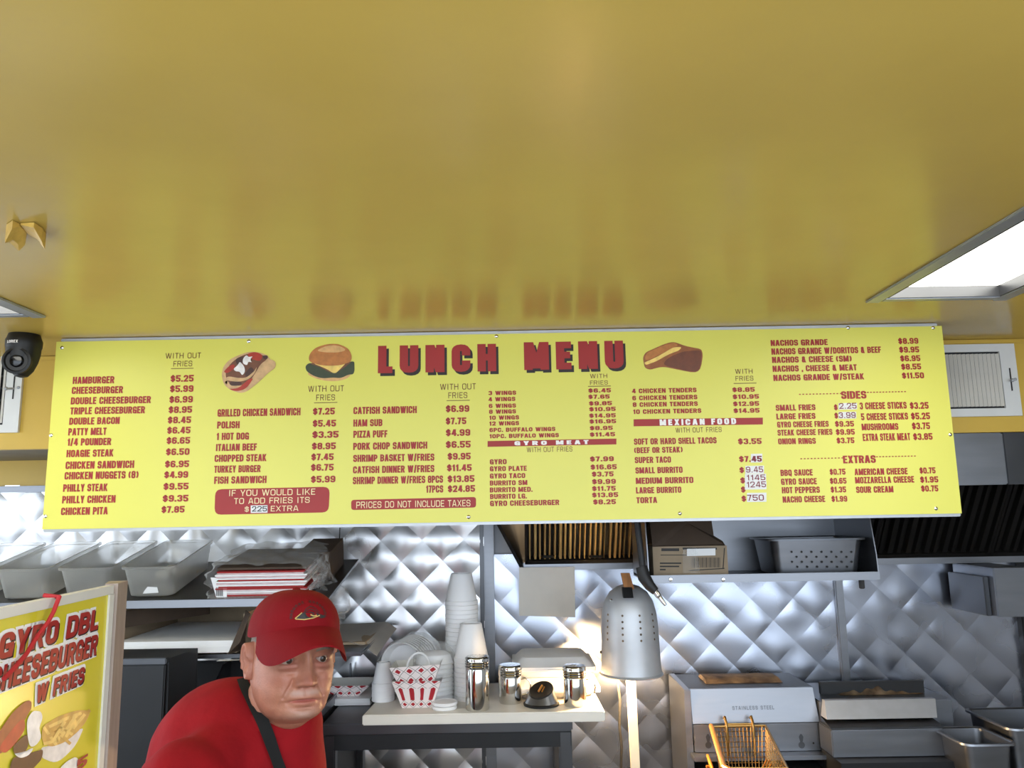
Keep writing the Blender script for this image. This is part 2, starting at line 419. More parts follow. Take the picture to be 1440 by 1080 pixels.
class Plane:
    def __init__(s, o, u, v): s.o = Vector(o); s.u = Vector(u).normalized(); s.v = Vector(v).normalized(); s.n = s.u.cross(s.v)
    def map(s, px, py):
        d = ray(px, py); t = (s.o-ORG).dot(s.n)/d.dot(s.n); q = ORG+d*t-s.o
        return q.dot(s.u), q.dot(s.v)
    def pt(s, u, v, off=0.0): return s.o+s.u*u+s.v*v+s.n*off
    def text(s, mb, st, x0, y0, x1, h, off, y1=None, d=(0, 0), **kw):
        a = s.map(x0, y0); b = s.map(x1, y0 if y1 is None else y1); top = s.map(x0, y0-h) if not kw.get('hr') else s.map(x1, (y1 or y0)-h)
        hr = kw.pop('hr', None)
        v0 = a[1] if y1 is None else (a[1]+b[1])/2
        hh = top[1]-(b[1] if hr else a[1])
        for pl in text_polys(st, b[0]-a[0], hh, **kw):
            s.k = (getattr(s, 'k', 0)+1) % 9
            mb.face([s.pt(a[0]+u+d[0], v0+v+d[1], off+s.k*2.2e-5) for u, v in pl])
    def poly(s, mb, pts, off):
        return mb.face([s.pt(*s.map(x, y), off) for x, y in pts])
# ------------------------------------------------------------------ the trailer: shell
YB = 2.12                       # menu board plane
YW = 2.85                       # quilted back wall
CEIL = (P(80, 480, YB).z+P(1325, 459, YB).z)/2+.0105
YS = P(60, 501, 1.0); YS = (CEIL-ZC)/(YS.z-ZC)      # soffit plane, where the ceiling ends
SOF = P(20, 632, YS).z          # underside of the soffit
XL, XR = -2.35, 2.45
YF = .34
WTOP = P(30, 690, YW).z         # top edge of the quilted sheet on the left
CT = P(680, 1004, 2.32).z       # top of the white cutting board

# ceiling lights: openings in the ceiling
def ceil_pt(px, py): return PZ(px, py, CEIL)
a, b, c = ceil_pt(1250, 419), ceil_pt(1405, 413), ceil_pt(1440, 308)
RX0, RX1, RY1 = (a.x+c.x)/2-.01, b.x+.01, (a.y+b.y)/2
a = ceil_pt(52, 442)
LX1, LY1 = a.x-.02, a.y-.02
LX0 = LX1-(RX1-RX0)
TLEN = 1.15
holes = [(LX0, LX1, LY1-TLEN, LY1), (RX0, RX1, RY1-TLEN, RY1)]
mb = MB()
xs = sorted({XL, XR, *[h[0] for h in holes], *[h[1] for h in holes]})
ys = sorted({YF-.06, YW+.1, *[h[2] for h in holes], *[h[3] for h in holes]})
for x0, x1 in zip(xs, xs[1:]):
    for y0, y1 in zip(ys, ys[1:]):
        if any(h[0]-1e-6 <= x0 and x1 <= h[1]+1e-6 and h[2]-1e-6 <= y0 and y1 <= h[3]+1e-6 for h in holes): continue
        mb.box((x0, y0, CEIL), (x1, y1, CEIL+.09))
mb.box((XL-.05, YF-.1, CEIL+.18), (XR+.05, YW+.15, CEIL+.22))
structure(mb, 'ceiling', 'ceiling_paint', 0)
mb = MB(); mb.box((XL, YF-.08, -.08), (XR, YW+.1, 0)); structure(mb, 'floor', 'floor_steel', 0)
mb = MB(); mb.box((-14, -16, -.56), (14, 6, -.5)); structure(mb, 'ground', 'pavement', 0)
mb = MB(); mb.box((XL-.06, YF-.08, -.08), (XL, 1.0, CEIL+.18)); mb.box((XL-.06, 2.72, -.08), (XL, YW+.1, CEIL+.18)); mb.box((XL-.06, 1.0, 2.1), (XL, 2.72, CEIL+.18)); structure(mb, 'wall_left', 'white_wall', 0)   # unseen doorway added so daylight brightens the left of the back wall
mb = MB(); mb.box((XR, YF-.08, -.08), (XR+.06, YW+.1, CEIL+.18)); structure(mb, 'wall_right', 'grey_wall', 0)
mb = MB()                                                   # serving side: wall below and beside the open hatch
mb.box((XL, YF-.06, 0), (XR, YF, .95)); mb.box((XL, YF-.06, .95), (-1.95, YF, CEIL)); mb.box((2.05, YF-.06, .95), (XR, YF, CEIL))
structure(mb, 'wall_front', 'white_wall', 0)
mb = MB(); mb.box((-1.95, YF-.16, .95), (2.05, YF+.14, .98), .004); structure(mb, 'trim_1', 'steel', 0)    # hatch sill
mb = MB(); mb.box((XL, YW+.03, 0), (XR, YW+.1, CEIL+.18)); structure(mb, 'wall_back', 'dark_steel', 0)

# quilted stainless sheets
S_ = P(470, 800, YW); S2 = P(528.5, 800, YW); HS = (S2.x-S_.x)/2
K = HS
def quilt(name, x0, x1, z0, z1, ref):
    mb = MB(); n = 9
    i0, i1 = int((x0-ref[0])/HS)-2, int((x1-ref[0])/HS)+2
    j0, j1 = int((z0-ref[1])/HS)-2, int((z1-ref[1])/HS)+2
    for i in range(i0, i1+1):
        for j in range(j0, j1+1):
            if (i+j) % 2: continue
            cx, cz = ref[0]+i*HS, ref[1]+j*HS
            if cx+HS < x0 or cx-HS > x1 or cz+HS < z0 or cz-HS > z1: continue
            tilt = random.uniform(-.0022, .0022); tilt2 = random.uniform(-.0022, .0022)
            amp = random.uniform(.0052, .0066)*(1 if name.endswith('left') else .5)
            def fn(u, v):
                u, v = 2*u-1, 2*v-1
                h = amp*(1-u*u)*(1-v*v) if name.endswith('left') else amp*(1-u*u)*(1-.5*v*v)
                h += (tilt*u+tilt2*v)*(1-u*u)*(1-v*v)
                return (cx+(u-v)*HS/2, YW-h, cz+(u+v)*HS/2)
            mb.grid(fn, n, n)
    for co, no in (((x0, 0, 0), (-1, 0, 0)), ((x1, 0, 0), (1, 0, 0)), ((0, 0, z0), (0, 0, -1)), ((0, 0, z1), (0, 0, 1))):
        bmesh.ops.bisect_plane(mb.bm, geom=list(mb.bm.verts)+list(mb.bm.edges)+list(mb.bm.faces), plane_co=co, plane_no=no, clear_outer=True)
    structure(mb, name, 'quilt_lit' if name.endswith('left') else 'quilt_steel', 28)
xa = P(689, 880, YW).x; xb = P(1183, 890, YW).x; xc = P(1433, 900, YW).x
ra = P(535, 790.5, YW); rb = P(760, 945, YW); 
ref = (ra.x, ra.z)
quilt('wall_panel_left', XL, xa, .55, WTOP+.02, ref)
quilt('wall_panel_middle', xa, xb, .55, P(800, 790, YW).z+.03, (P(880, 876, YW).x, P(880, 876, YW).z))
quilt('wall_panel_right', xb, xc, .55, P(1300, 785, YW).z+.03, (P(1270, 888, YW).x, P(1270, 888, YW).z))
ZH = P(800, 790, YW).z
for k, (x, w) in enumerate(((xa, .035), (xb, .03))):
    mb = MB(); mb.box((x-w/2, YW-.016, .55), (x+w/2, YW+.02, ZH if k else WTOP), .004); structure(mb, 'trim_%d' % (k+2), 'steel')
mb = MB(); mb.box((xa-.033, YW-.008, .55), (xa-.018, YW+.02, WTOP), .002); structure(mb, 'trim_4', 'dark_steel')
mb = MB(); mb.box((xc, YW-.03, .55), (XR, YW+.02, ZH), .004); structure(mb, 'trim_5', 'black_steel')
# thin sheet seam on the left panel
s0 = P(478, 770, YW).x
# yellow soffit on which the vents sit, its dull underside, the yellow band and the trim over the quilted sheet
mb = MB(); mb.box((XL, YS, SOF), (XR, YS+.03, CEIL)); mb.box((XL, YS-.006, P(70, 507, YS).z), (XR, YS, P(70, 503, YS).z+.004), .002)
structure(mb, 'wall_soffit', 'soffit_paint', 0)
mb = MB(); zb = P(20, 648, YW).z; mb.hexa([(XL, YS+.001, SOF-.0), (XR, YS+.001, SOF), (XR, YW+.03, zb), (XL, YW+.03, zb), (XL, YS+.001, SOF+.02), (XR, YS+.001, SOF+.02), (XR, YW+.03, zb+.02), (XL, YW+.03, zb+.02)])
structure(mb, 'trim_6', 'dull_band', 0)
mb = MB(); mb.box((XL, YW-.004, WTOP+.012), (XR, YW+.03, zb)); structure(mb, 'trim_7', 'soffit_paint', 0)
mb = MB(); mb.box((XL, YW-.02, WTOP-.006), (P(660, 700, YW).x, YW+.02, WTOP+.016), .004); structure(mb, 'trim_8', 'steel')
# conduit along the ceiling joint
t = solo(MB(), 'conduit', 'white_metal', None, None, (0, 0, 0)) if 0 else None
mb = MB(); zc_ = P(1385, 466, YS-.03).z
mb.tube([(XL+.02, YS-.03, zc_), (XR-.02, YS-.03, zc_)], .0105, 12)
solo(mb, 'conduit', 'white_metal', 'white painted pipe running along the joint of ceiling and yellow soffit', 'pipe', (0, YS-.03, zc_))

# ------------------------------------------------------------------ ceiling lights
for k, (x0, x1, y0, y1) in enumerate(holes):
    t = thing('ceiling_light', ['recessed ceiling light panel at the left above the black camera', 'recessed ceiling light panel at the right, the larger one in view'][k], 'ceiling light', ((x0+x1)/2, (y0+y1)/2, CEIL), 'recessed ceiling lights')
    mb = MB(); w = .035; h = .006
    for a, b in (((x0-w, y0-w), (x0, y1+w)), ((x1, y0-w), (x1+w, y1+w)), ((x0, y0-w), (x1, y0)), ((x0, y1), (x1, y1+w*.7))):
        mb.box((a[0], a[1], CEIL-h), (b[0], b[1], CEIL-.0005), .002)
    mb.build('trim_frame', 'galv', t)
    mb = MB(); e = .003
    for a, b in (((x0+e, y0+e), (x0+2*e, y1-e)), ((x1-2*e, y0+e), (x1-e, y1-e)), ((x0+e, y0+e), (x1-e, y0+2*e)), ((x0+e, y1-2*e), (x1-e, y1-e))):
        mb.box((a[0], a[1], CEIL-.004), (b[0], b[1], CEIL+.085))
    mb.build('housing', 'dark_steel', t, angle=0)
    mb = MB(); mb.box((x0+.008, y0+.008, CEIL+.022), (x1-.008, y1-.008, CEIL+.03)); mb.build('diffuser', 'diffuser', t, angle=0)

# peeling paint flakes on the ceiling
t = thing('paint_flake', 'curled flakes of peeling yellow paint on the ceiling', 'paint flake', ceil_pt(35, 322))
def flake(pts, lift):
    mb = MB(); base = [ceil_pt(*p) for p in pts]; c = sum(base, Vector())/len(base)
    ring = [p+Vector((0, 0, -.004-l)) for p, l in zip(base, lift)]
    m = [c+(p-c)*.5+Vector((0, 0, -.006)) for p in ring]
    for i in range(len(base)):
        j = (i+1) % len(base)
        mb.face([ring[i], ring[j], m[j], m[i]]); mb.face([base[i]+Vector((0, 0, -.001)), base[j]+Vector((0, 0, -.001)), ring[j], ring[i]])
    mb.face(m); mb.build('flake', 'peel_paint', t, angle=50)
flake([(9, 315), (18, 309), (28, 314), (38, 325), (36, 334), (28, 338), (14, 330)], [.03, .012, .0, .0, .01, .016, .01])
flake([(29, 313), (48, 312), (60, 320), (65, 328), (62, 334), (50, 332), (40, 327)], [.0, .006, .02, .026, .01, .0, .0])

# ------------------------------------------------------------------ air vents on the soffit
def vent(name, label, x0p, x1p, y0p, y1p, cells, rows, lever):
    a = P(x0p, y1p, YS); b = P(x1p, y0p, YS); cx, cz = (a.x+b.x)/2, (a.z+b.z)/2
    t = thing(name, label, 'vent', (cx, YS, cz), 'white air vents on the yellow soffit')
    wx, wz = (b.x-a.x)/2, (b.z-a.z)/2; f = .024
    mb = MB()
    for p, q in (((-wx, -wz), (-wx+f, wz)), ((wx-f-.024, -wz), (wx, wz)), ((-wx+f, -wz), (wx-f-.024, -wz+f)), ((-wx+f, wz-f), (wx-f-.024, wz))):
        mb.box((cx+p[0], YS-.010, cz+p[1]), (cx+q[0], YS-.001, cz+q[1]))
    mb.build('frame', 'white_metal', t)
    ix0, ix1, iz0, iz1 = cx-wx+f, cx+wx-f-.024, cz-wz+f, cz+wz-f
    mb = MB(); mb.box((ix0, YS-.0035, iz0), (ix1, YS-.0012, iz1)); mb.build('duct_opening', 'black_steel', t)
    n = cells
    for i in range(n):
        x = ix0+(i+.5)*(ix1-ix0)/n
        mb = MB(); w = (ix1-ix0)/n*.36
        mb.hexa([(x-w, YS-.0045, iz0+.006), (x-w+.002, YS-.004, iz0+.006), (x+w, YS-.0095, iz0+.006), (x+w-.002, YS-.0105, iz0+.006), (x-w, YS-.0045, iz1-.006), (x-w+.002, YS-.004, iz1-.006), (x+w, YS-.0095, iz1-.006), (x+w-.002, YS-.0105, iz1-.006)])
        mb.build('louver', 'off_white', t)
    for k in range(rows):
        z = iz0+(k+1)*(iz1-iz0)/(rows+1)
        mb = MB(); mb.box((ix0, YS-.0045, z-.003), (ix1, YS-.0035, z+.003)); mb.build('cross_bar', 'dark_steel', t)
    lx, lz = cx+wx-f-.001, cz
    mb = MB(); mb.box((lx, YS-.0112, lz-.035), (lx+.004, YS-.010, lz+.035)); mb.build('lever_slot', 'ink', t)
    mb = MB(); mb.tube([(lx+.002, YS-.011, lz-.003), (lx-.006, YS-.03, lz-.006)], .0035, 8); mb.ball((lx-.007, YS-.032, lz-.006), .006, 10, 6); mb.build('lever', 'galv', t)
    mb = MB(); mb.lathe([(0, .003), (.004, .002), (.005, 0)], (lx+.016, YS-.010, lz), 12, (0, -1, 0)); mb.build('screw', 'galv', t)
vent('air_vent', 'white metal air vent at the left below the black camera', -62, 38, 484, 610, 8, 5, True)
vent('air_vent', 'white metal air vent to the right of the menu board', 1318, 1423, 484, 587, 14, 0, True)

# ------------------------------------------------------------------ black security camera
cz0 = CEIL
cc = PZ(10, 462, CEIL); cx, cy = cc.x, cc.y+.075
t = thing('security_camera', 'black dome security camera under the ceiling at the left edge', 'camera', (cx, cy, CEIL))
R1 = (P(57, 480, cy).x-cx)
zt = CEIL-.012
mb = MB(); mb.lathe([(R1*.86, CEIL), (R1*.94, CEIL-.012), (R1, zt-.006), (R1*.99, zt-.022), (R1*.9, zt-.034), (0, zt-.034)], (cx, cy, 0), 48); mb.build('base_ring', 'black_plastic', t)
zb_ = P(8, 529, cy-.03).z; rb_ = R1*.78; top_ = zt-.03
mb = MB(); mb.lathe([(rb_*1.22, top_+.005), (rb_*1.2, top_-.012), (rb_*1.06, top_-(top_-zb_)*.45), (rb_*.8, top_-(top_-zb_)*.75), (rb_*.45, zb_+.004), (0, zb_)], (cx, cy, 0), 40); mb.build('turret_ball', 'black_plastic', t)
dv = Vector((.18, -1, -.05)).normalized()
lc = Vector((cx, cy, (top_+zb_)/2+.004))+dv*(rb_*.98)
mb = MB(); mb.lathe([(.034, -.012), (.036, .004), (.03, .006), (.027, .001), (0, .001)], lc, 32, dv); mb.build('lens_bezel', 'black_plastic', t)
mb = MB(); mb.lathe([(.018, .0015), (.014, .006), (0, .0085)], lc, 24, dv); mb.build('lens', 'lens_glass', t)
mb = MB(); pl = Plane((cx, cy-R1*1.0-.001, zt-.02), (1, 0, 0), (0, 0, 1))
for st, in (('LOREX',),):
    wdt = .030
    for poly in text_polys(st, wdt, .0075, tx=.34, ty=.22, gap=.2):
        pts = []
        for u, v in poly:
            x = P(18, 470, cy-R1).x-wdt/2+u-cx; yy = -math.sqrt(max(0, (R1*1.012)**2-x*x))
            pts.append((cx+x, cy+yy-.0005, zt-.019+v))
        mb.face(pts)
mb.build('lettering', 'letter_white', t)

# ------------------------------------------------------------------ extractor hood
HX0 = P(676, 736, YS+.05).x
zf1 = P(1375, 682, YS).z
hl = P(735, 797, YW-.06)
t = thing('extractor_hood', 'dark stainless extractor hood with baffle filters behind the menu board', 'hood', ((HX0+XR)/2, YW, hl.z))
mb = MB(); mb.box((HX0, YS-.004, zf1), (P(1412, 640, YS).x, YS+.026, SOF-.002), .003); mb.build('front_panel', 'steel', t)
mb = MB(); mb.box((P(1412, 640, YS).x+.001, YS-.002, zf1), (XR-.005, YS+.024, SOF-.002), .003); mb.build('end_panel', 'dark_steel', t)
zg0, zg1 = P(800, 801, YW-.06).z, P(800, 790, YW-.06).z
mb = MB(); mb.box((P(735, 795, YW-.07).x, YW-.085, zg0), (XR-.005, YW-.02, zg1), .003); mb.build('grease_gutter', 'steel', t)
mb = MB()
x0 = HX0; y0, z0, y1, z1 = YS+.03, zf1, YW-.022, zg0
p = [(x0, y0, SOF-.004), (x0, y0, z0+.0), (P(733, 795, y1-.05).x, y1-.05, z1), (P(735, 795, y1).x, y1, z1), (P(735, 795, y1).x, y1, SOF-.004)]
a = [mb.bm.verts.new(q) for q in p]; b = [mb.bm.verts.new(Vector(q)+Vector((.012, 0, 0))) for q in p]
mb.fv(a); mb.fv(b[::-1])
for i in range(5): mb.fv([a[i], a[(i+1) % 5], b[(i+1) % 5], b[i]])
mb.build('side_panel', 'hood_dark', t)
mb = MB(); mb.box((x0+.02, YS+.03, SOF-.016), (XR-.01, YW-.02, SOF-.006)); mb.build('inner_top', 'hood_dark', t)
# filters slope from high at the front to the gutter at the back
fy0, fz0, fy1, fz1 = YS+.20, SOF-.05, YW-.06, zg1+.006
fw = .40; nf = 5; fx0 = P(738, 780, fy1).x
for k in range(nf):
    xa_ = fx0+k*fw; 
    if xa_+fw > XR: break
    mname = 'warm_lit_filter' if k < 1 else 'hood_dark'
    mb = MB()
    def sl(x, s, off=0.0):
        d = Vector((0, fy1-fy0, fz1-fz0)).normalized(); nrm = Vector((0, d.z, -d.y)); nrm = -nrm if nrm.y > 0 else nrm
        return Vector((x, fy0+(fy1-fy0)*s, fz0+(fz1-fz0)*s))+nrm*off
    mb.face([sl(xa_, 0), sl(xa_+fw, 0), sl(xa_+fw, 1), sl(xa_, 1)])
    nb = 22 if k < 1 else 12
    for i in range(nb):
        xx = xa_+.012+(fw-.024)*(i+.08)/nb; ww = (fw-.024)/nb*(random.uniform(.3, .75) if k < 1 else (.66 if i % 2 else .5))
        q = [sl(xx, .04, .004), sl(xx+ww, .04, .004), sl(xx+ww, .94, .004), sl(xx, .94, .004)]
        r = [sl(xx+.002, .04, .024), sl(xx+ww-.002, .04, .024), sl(xx+ww-.002, .94, .024), sl(xx+.002, .94, .024)]
        mb.hexa(q+r)
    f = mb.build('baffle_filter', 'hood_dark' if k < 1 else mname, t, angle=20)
    if k < 1:
        f.data.materials.append(MATS['warm_lit_filter'])
        for p_ in list(f.data.polygons)[1:]: p_.material_index = 1
    mb = MB()
    for s0_, s1_ in ((0, .04), (.95, 1)):
        mb.hexa([sl(xa_, s0_), sl(xa_+fw, s0_), sl(xa_+fw, s1_), sl(xa_, s1_), sl(xa_, s0_, .027), sl(xa_+fw, s0_, .027), sl(xa_+fw, s1_, .027), sl(xa_, s1_, .027)])
    for xx in (xa_+.001, xa_+fw-.009):
        mb.hexa([sl(xx, 0), sl(xx+.008, 0), sl(xx+.008, 1), sl(xx, 1), sl(xx, 0, .027), sl(xx+.008, 0, .027), sl(xx+.008, 1, .027), sl(xx, 1, .027)])
    mb.build('filter_frame', 'hood_dark', f if 0 else t)
for i, px in enumerate((770, 838)):
    q = P(px, 782, fy1-.03)
    mb = MB(); mb.tube([q+Vector((-.02, -.012, 0)), q+Vector((-.015, -.03, 0)), q+Vector((.015, -.03, 0)), q+Vector((.02, -.012, 0))], .005, 8); mb.build('filter_handle', 'hood_dark', t)
# ------------------------------------------------------------------ the menu board
BA, BB = P(58.5, 744, YB), P(1352, 722.5, YB)
tl, tr = P(80, 480, YB), P(1325, 459, YB)
bx0, bx1 = (BA.x+tl.x)/2, (BB.x+tr.x)/2; bz0, bz1 = (BA.z+BB.z)/2, (tl.z+tr.z)/2
menu = thing('menu_board', 'long yellow lunch menu board with red lettering hung under the ceiling', 'menu board', ((bx0+bx1)/2, YB, bz0))
mb = MB(); mb.box((bx0, YB, bz0), (bx1, YB+.006, bz1)); mb.build('panel', 'board_yellow', menu, angle=0)
mb = MB(); d = .05
mb.box((bx0-.001, YB+.0062, bz0-.008), (bx1+.001, YB+d, bz0+.02), .002); mb.box((bx0+.01, YB+.002, bz1+.0005), (bx1-.01, YB+d, bz1+.009), .002)
mb.box((bx0-.001, YB+.0065, bz0), (bx0+.02, YB+d, bz1-.01), .002); mb.box((bx1-.02, YB+.0065, bz0), (bx1+.001, YB+d, bz1-.01), .002)
mb.build('frame', 'aluminium', menu)
mb = MB(); mb.box((bx0+.0205, YB+d-.006, bz0+.021), (bx1-.0205, YB+d-.003, bz1-.001)); mb.build('back_plate', 'galv', menu, angle=0)
for x in (bx0+.3, (bx0+bx1)/2, bx1-.3):
    mb = MB(); mb.box((x-.012, YB+.02, bz1+.0091), (x+.012, YB+d, CEIL-.0002)); mb.build('hanging_bracket', 'galv', menu)
for px, py in ((87.5, 489), (350, 480), (64, 726), (698, 473), (956, 722), (659, 727), (1192.5, 461), (1312, 461), (1336, 611), (1316, 715), (72, 612)):
    q = P(px, py, YB); mb = MB(); mb.lathe([(.0052, 0), (.005, .0015), (.003, .0032), (0, .0036)], q, 14, (0, -1, 0)); mb.build('screw', 'chrome', menu)
BP = Plane((bx0, YB, bz0), (1, 0, 0), (0, 0, 1))
CROP = {1: (0, 440, 3.6), 2: (280, 440, 3.6), 3: (660, 440, 3.42857), 4: (1060, 440, 3.6)}
def px_(c, x, y): o = CROP[c]; return o[0]+x/o[2], o[1]+y/o[2]
O1 = .0006
def T(mb, c, st, x0, y, x1, h, off=O1, d=(0, 0), **kw):
    a = px_(c, x0, y); b = px_(c, x1, y); BP.text(mb, st, a[0], a[1], b[0], h/CROP[c][2], off, d=d, **kw)
BOLD = dict(tx=.40, ty=.20, gap=.10); PRC = dict(tx=.38, ty=.22, gap=.12); THIN = dict(tx=.16, ty=.12, gap=.24); WIDE = dict(tx=.36, ty=.24, gap=.14)
HAND = dict(tx=.2, ty=.15, gap=.2)
def quadp(mb, pts, off): return BP.poly(mb, pts, off)
def line(mb, c, x0, x1, y, h=3.0, off=O1, slope=-.017):
    a, b = px_(c, x0, y), px_(c, x1, y+slope*(x1-x0)); q = h/CROP[c][2]
    quadp(mb, [(a[0], a[1]), (b[0], b[1]), (b[0], b[1]-q), (a[0], a[1]-q)], off)
# -- headings
for st, (hx, hy), x1, hh in (('LUNCH', px_(2, 905, 306), 698, 38.5), ('MENU', px_(3, 265, 276), 877.5, 39)):
    mb = MB(); BP.text(mb, st, hx+3.4, hy+4.0, x1+3.4, hh, .0005, tx=.45, ty=.24, gap=.38); mb.build('heading_shadow', 'letter_black', menu, angle=0)
    mb = MB(); BP.text(mb, st, hx, hy, x1, hh, .0009, tx=.45, ty=.24, gap=.38); mb.build('heading', 'letter_red', menu, angle=0)
# -- sandwiches, first column
N1 = [('HAMBURGER', 368, 360, 578, 36), ('CHEESEBURGER', 363, 411, 622, 36), ('DOUBLE CHEESEBURGER', 358, 464, 763, 36), ('TRIPLE CHEESEBURGER', 355, 515, 733, 36), ('DOUBLE BACON', 350, 567, 605, 36), ('PATTY MELT', 345, 621, 538, 37), ('1/4 POUNDER', 341, 673, 562, 37), ('HOAGIE STEAK', 336, 731, 574, 37), ('CHICKEN SANDWICH', 331, 791, 678, 38), ('CHICKEN NUGGETS (8)', 326, 844, 700, 38), ('PHILLY STEAK', 319, 906, 544, 38), ('PHILLY CHICKEN', 314, 965, 584, 38), ('CHICKEN PITA', 308, 1024, 545, 38)]
P1 = [('$5.25', 863, 350, 980), ('$5.99', 860, 402, 979), ('$6.99', 857, 456, 976), ('$8.95', 853, 508, 972), ('$8.45', 849, 560, 967), ('$6.45', 846, 612, 964), ('$6.65', 843, 664, 962), ('$6.50', 840, 721, 959), ('$6.95', 835, 783, 957), ('$4.99', 831, 837, 952), ('$9.55', 827, 896, 954), ('$9.35', 823, 957, 953), ('$7.85', 817, 1013, 934)]
N2 = [('GRILLED CHICKEN SANDWICH', 93, 526, 513, 38), ('POLISH', 91, 586, 205, 36), ('1 HOT DOG', 88, 644, 252, 36), ('ITALIAN BEEF', 85, 700, 292, 36), ('CHOPPED STEAK', 78, 755, 341, 36), ('TURKEY BURGER', 76, 810, 311, 36), ('FISH SANDWICH', 76, 866, 341, 37)]
P2 = [('$7.25', 576, 516, 687), ('$5.45', 575, 577, 693), ('$3.35', 573, 634, 706), ('$8.95', 571, 692, 692), ('$7.45', 568, 747, 681), ('$6.75', 566, 800, 681), ('$5.99', 566, 860, 690)]
N3 = [('CATFISH SANDWICH', 781, 513, 1102, 36), ('HAM SUB', 781, 576, 928, 36), ('PIZZA PUFF', 781, 633, 953, 36), ('PORK CHOP SANDWICH', 780, 694, 1155, 36), ('SHRIMP BASKET W/FRIES', 780, 755, 1191, 36), ('CATFISH DINNER W/FRIES', 779, 813, 1191, 36), ('SHRIMP DINNER W/FRIES 8PCS', 778, 868, 1235, 37), ('17PCS', 1149, 911, 1236, 37)]
P3 = [('$6.99', 1249, 503, 1368), ('$7.75', 1249, 565, 1353), ('$4.99', 1249, 624, 1373), ('$6.55', 1249, 684, 1375), ('$9.95', 1258, 744, 1375), ('$11.45', 1255, 802, 1380), ('$13.85', 1258, 858, 1394), ('$24.85', 1259, 908, 1397)]
N4 = [('3 WINGS', 92, 397, 226, 20), ('4 WINGS', 92, 427, 222, 20), ('6 WINGS', 94, 459, 225, 20), ('8 WINGS', 95, 487, 225, 20), ('10 WINGS', 96, 516, 240, 20), ('12 WINGS', 96, 544, 240, 20), ('6PC. BUFFALO WINGS', 97, 575, 415, 20), ('10PC. BUFFALO WINGS', 97, 605, 432, 20)]
P4 = [('$6.45', 574, 385, 683, 20), ('$7.65', 574, 415, 677, 20), ('$9.85', 577, 447, 688, 20), ('$10.95', 578, 475, 706, 20), ('$14.95', 578, 506, 706, 20), ('$16.95', 579, 534, 708, 20), ('$8.95', 581, 566, 692, 20), ('$11.45', 581, 597, 703, 20)]
N5 = [('GYRO', 99, 731, 180, 25), ('GYRO PLATE', 99, 764, 277, 24), ('GYRO TACO', 99, 799, 270, 24), ('BURRITO SM', 99, 833, 280, 24), ('BURRITO MED.', 99, 866, 305, 24), ('BURRITO LG.', 100, 898, 278, 24), ('GYRO CHEESEBURGER', 100, 932, 434, 26)]
P5 = [('$7.99', 582, 717, 697, 24), ('$16.65', 585, 756, 711, 24), ('$3.75', 591, 790, 696, 24), ('$9.99', 592, 826, 707, 24), ('$11.75', 592, 859, 706, 23), ('$13.85', 592, 890, 718, 23), ('$8.25', 597, 924, 707, 24)]
N6 = [('4 CHICKEN TENDERS', 784, 388, 1096, 22), ('6 CHICKEN TENDERS', 786, 422, 1100, 22), ('8 CHICKEN TENDERS', 788, 454, 1102, 22), ('10 CHICKEN TENDERS', 790, 488, 1119, 22)]
P6 = [('$8.85', 1268, 382, 1377, 22), ('$10.95', 1270, 416, 1397, 22), ('$12.95', 1272, 450, 1398, 22), ('$14.95', 1274, 483, 1400, 22)]
N7 = [('SOFT OR HARD SHELL TACOS', 794, 636, 1193, 30), ('(BEEF OR STEAK)', 795, 677, 1029, 28), ('SUPER TACO', 798, 725, 973, 30), ('SMALL BURRITO', 801, 775, 1029, 30), ('MEDIUM BURRITO', 803, 825, 1081, 30), ('LARGE BURRITO', 804, 871, 1023, 30), ('TORTA', 806, 918, 906, 29)]
P7 = [('$3.55', 1296, 634, 1410, 28), ('$7.45', 1301, 719, 1410, 28), ('$', 1303, 772, 1325, 28), ('$', 1307, 822, 1330, 28), ('$', 1310, 866, 1332, 28), ('$', 1313, 910, 1335, 28)]
N8 = [('NACHOS GRANDE', 86, 168, 375, 30), ('NACHOS GRANDE W/DORITOS & BEEF', 90, 212, 646, 32), ('NACHOS & CHEESE (SM)', 93, 254, 497, 31), ('NACHOS , CHEESE & MEAT', 96, 299, 523, 31), ('NACHOS GRANDE W/STEAK', 100, 345, 560, 31)]
P8 = [('$8.99', 732, 158, 834, 30), ('$9.95', 737, 202, 838, 30), ('$6.95', 742, 246, 844, 30), ('$8.55', 747, 288, 848, 30), ('$11.50', 751, 333, 863, 30)]
N9 = [('SMALL FRIES', 112, 496, 313, 30), ('LARGE FRIES', 115, 540, 313, 30), ('GYRO CHEESE FRIES', 119, 581, 380, 30), ('STEAK CHEESE FRIES', 121, 622, 399, 30), ('ONION RINGS', 124, 666, 315, 30), ('3 CHEESE STICKS', 537, 489, 775, 35), ('5 CHEESE STICKS', 544, 544, 782, 35), ('MUSHROOMS', 547, 595, 733, 34), ('EXTRA STEAK MEAT', 553, 649, 793, 37)]
P9 = [('$', 407, 493, 425, 29), ('$', 409, 535, 427, 29), ('$9.35', 412, 577, 508, 29), ('$9.95', 416, 618, 512, 29), ('$3.75', 420, 661, 510, 29), ('$3.25', 791, 487, 886, 34), ('$5.25', 797, 540, 893, 34), ('$3.75', 802, 590, 893, 34), ('$3.85', 808, 644, 906, 34)]
N10 = [('BBQ SAUCE', 136, 826, 299, 32), ('GYRO SAUCE', 139, 871, 320, 32), ('HOT PEPPERS', 143, 914, 335, 32), ('NACHO CHEESE', 147, 961, 362, 32), ('AMERICAN CHEESE', 511, 822, 780, 33), ('MOZZARELLA CHEESE', 514, 864, 813, 33), ('SOUR CREAM', 519, 912, 708, 33)]
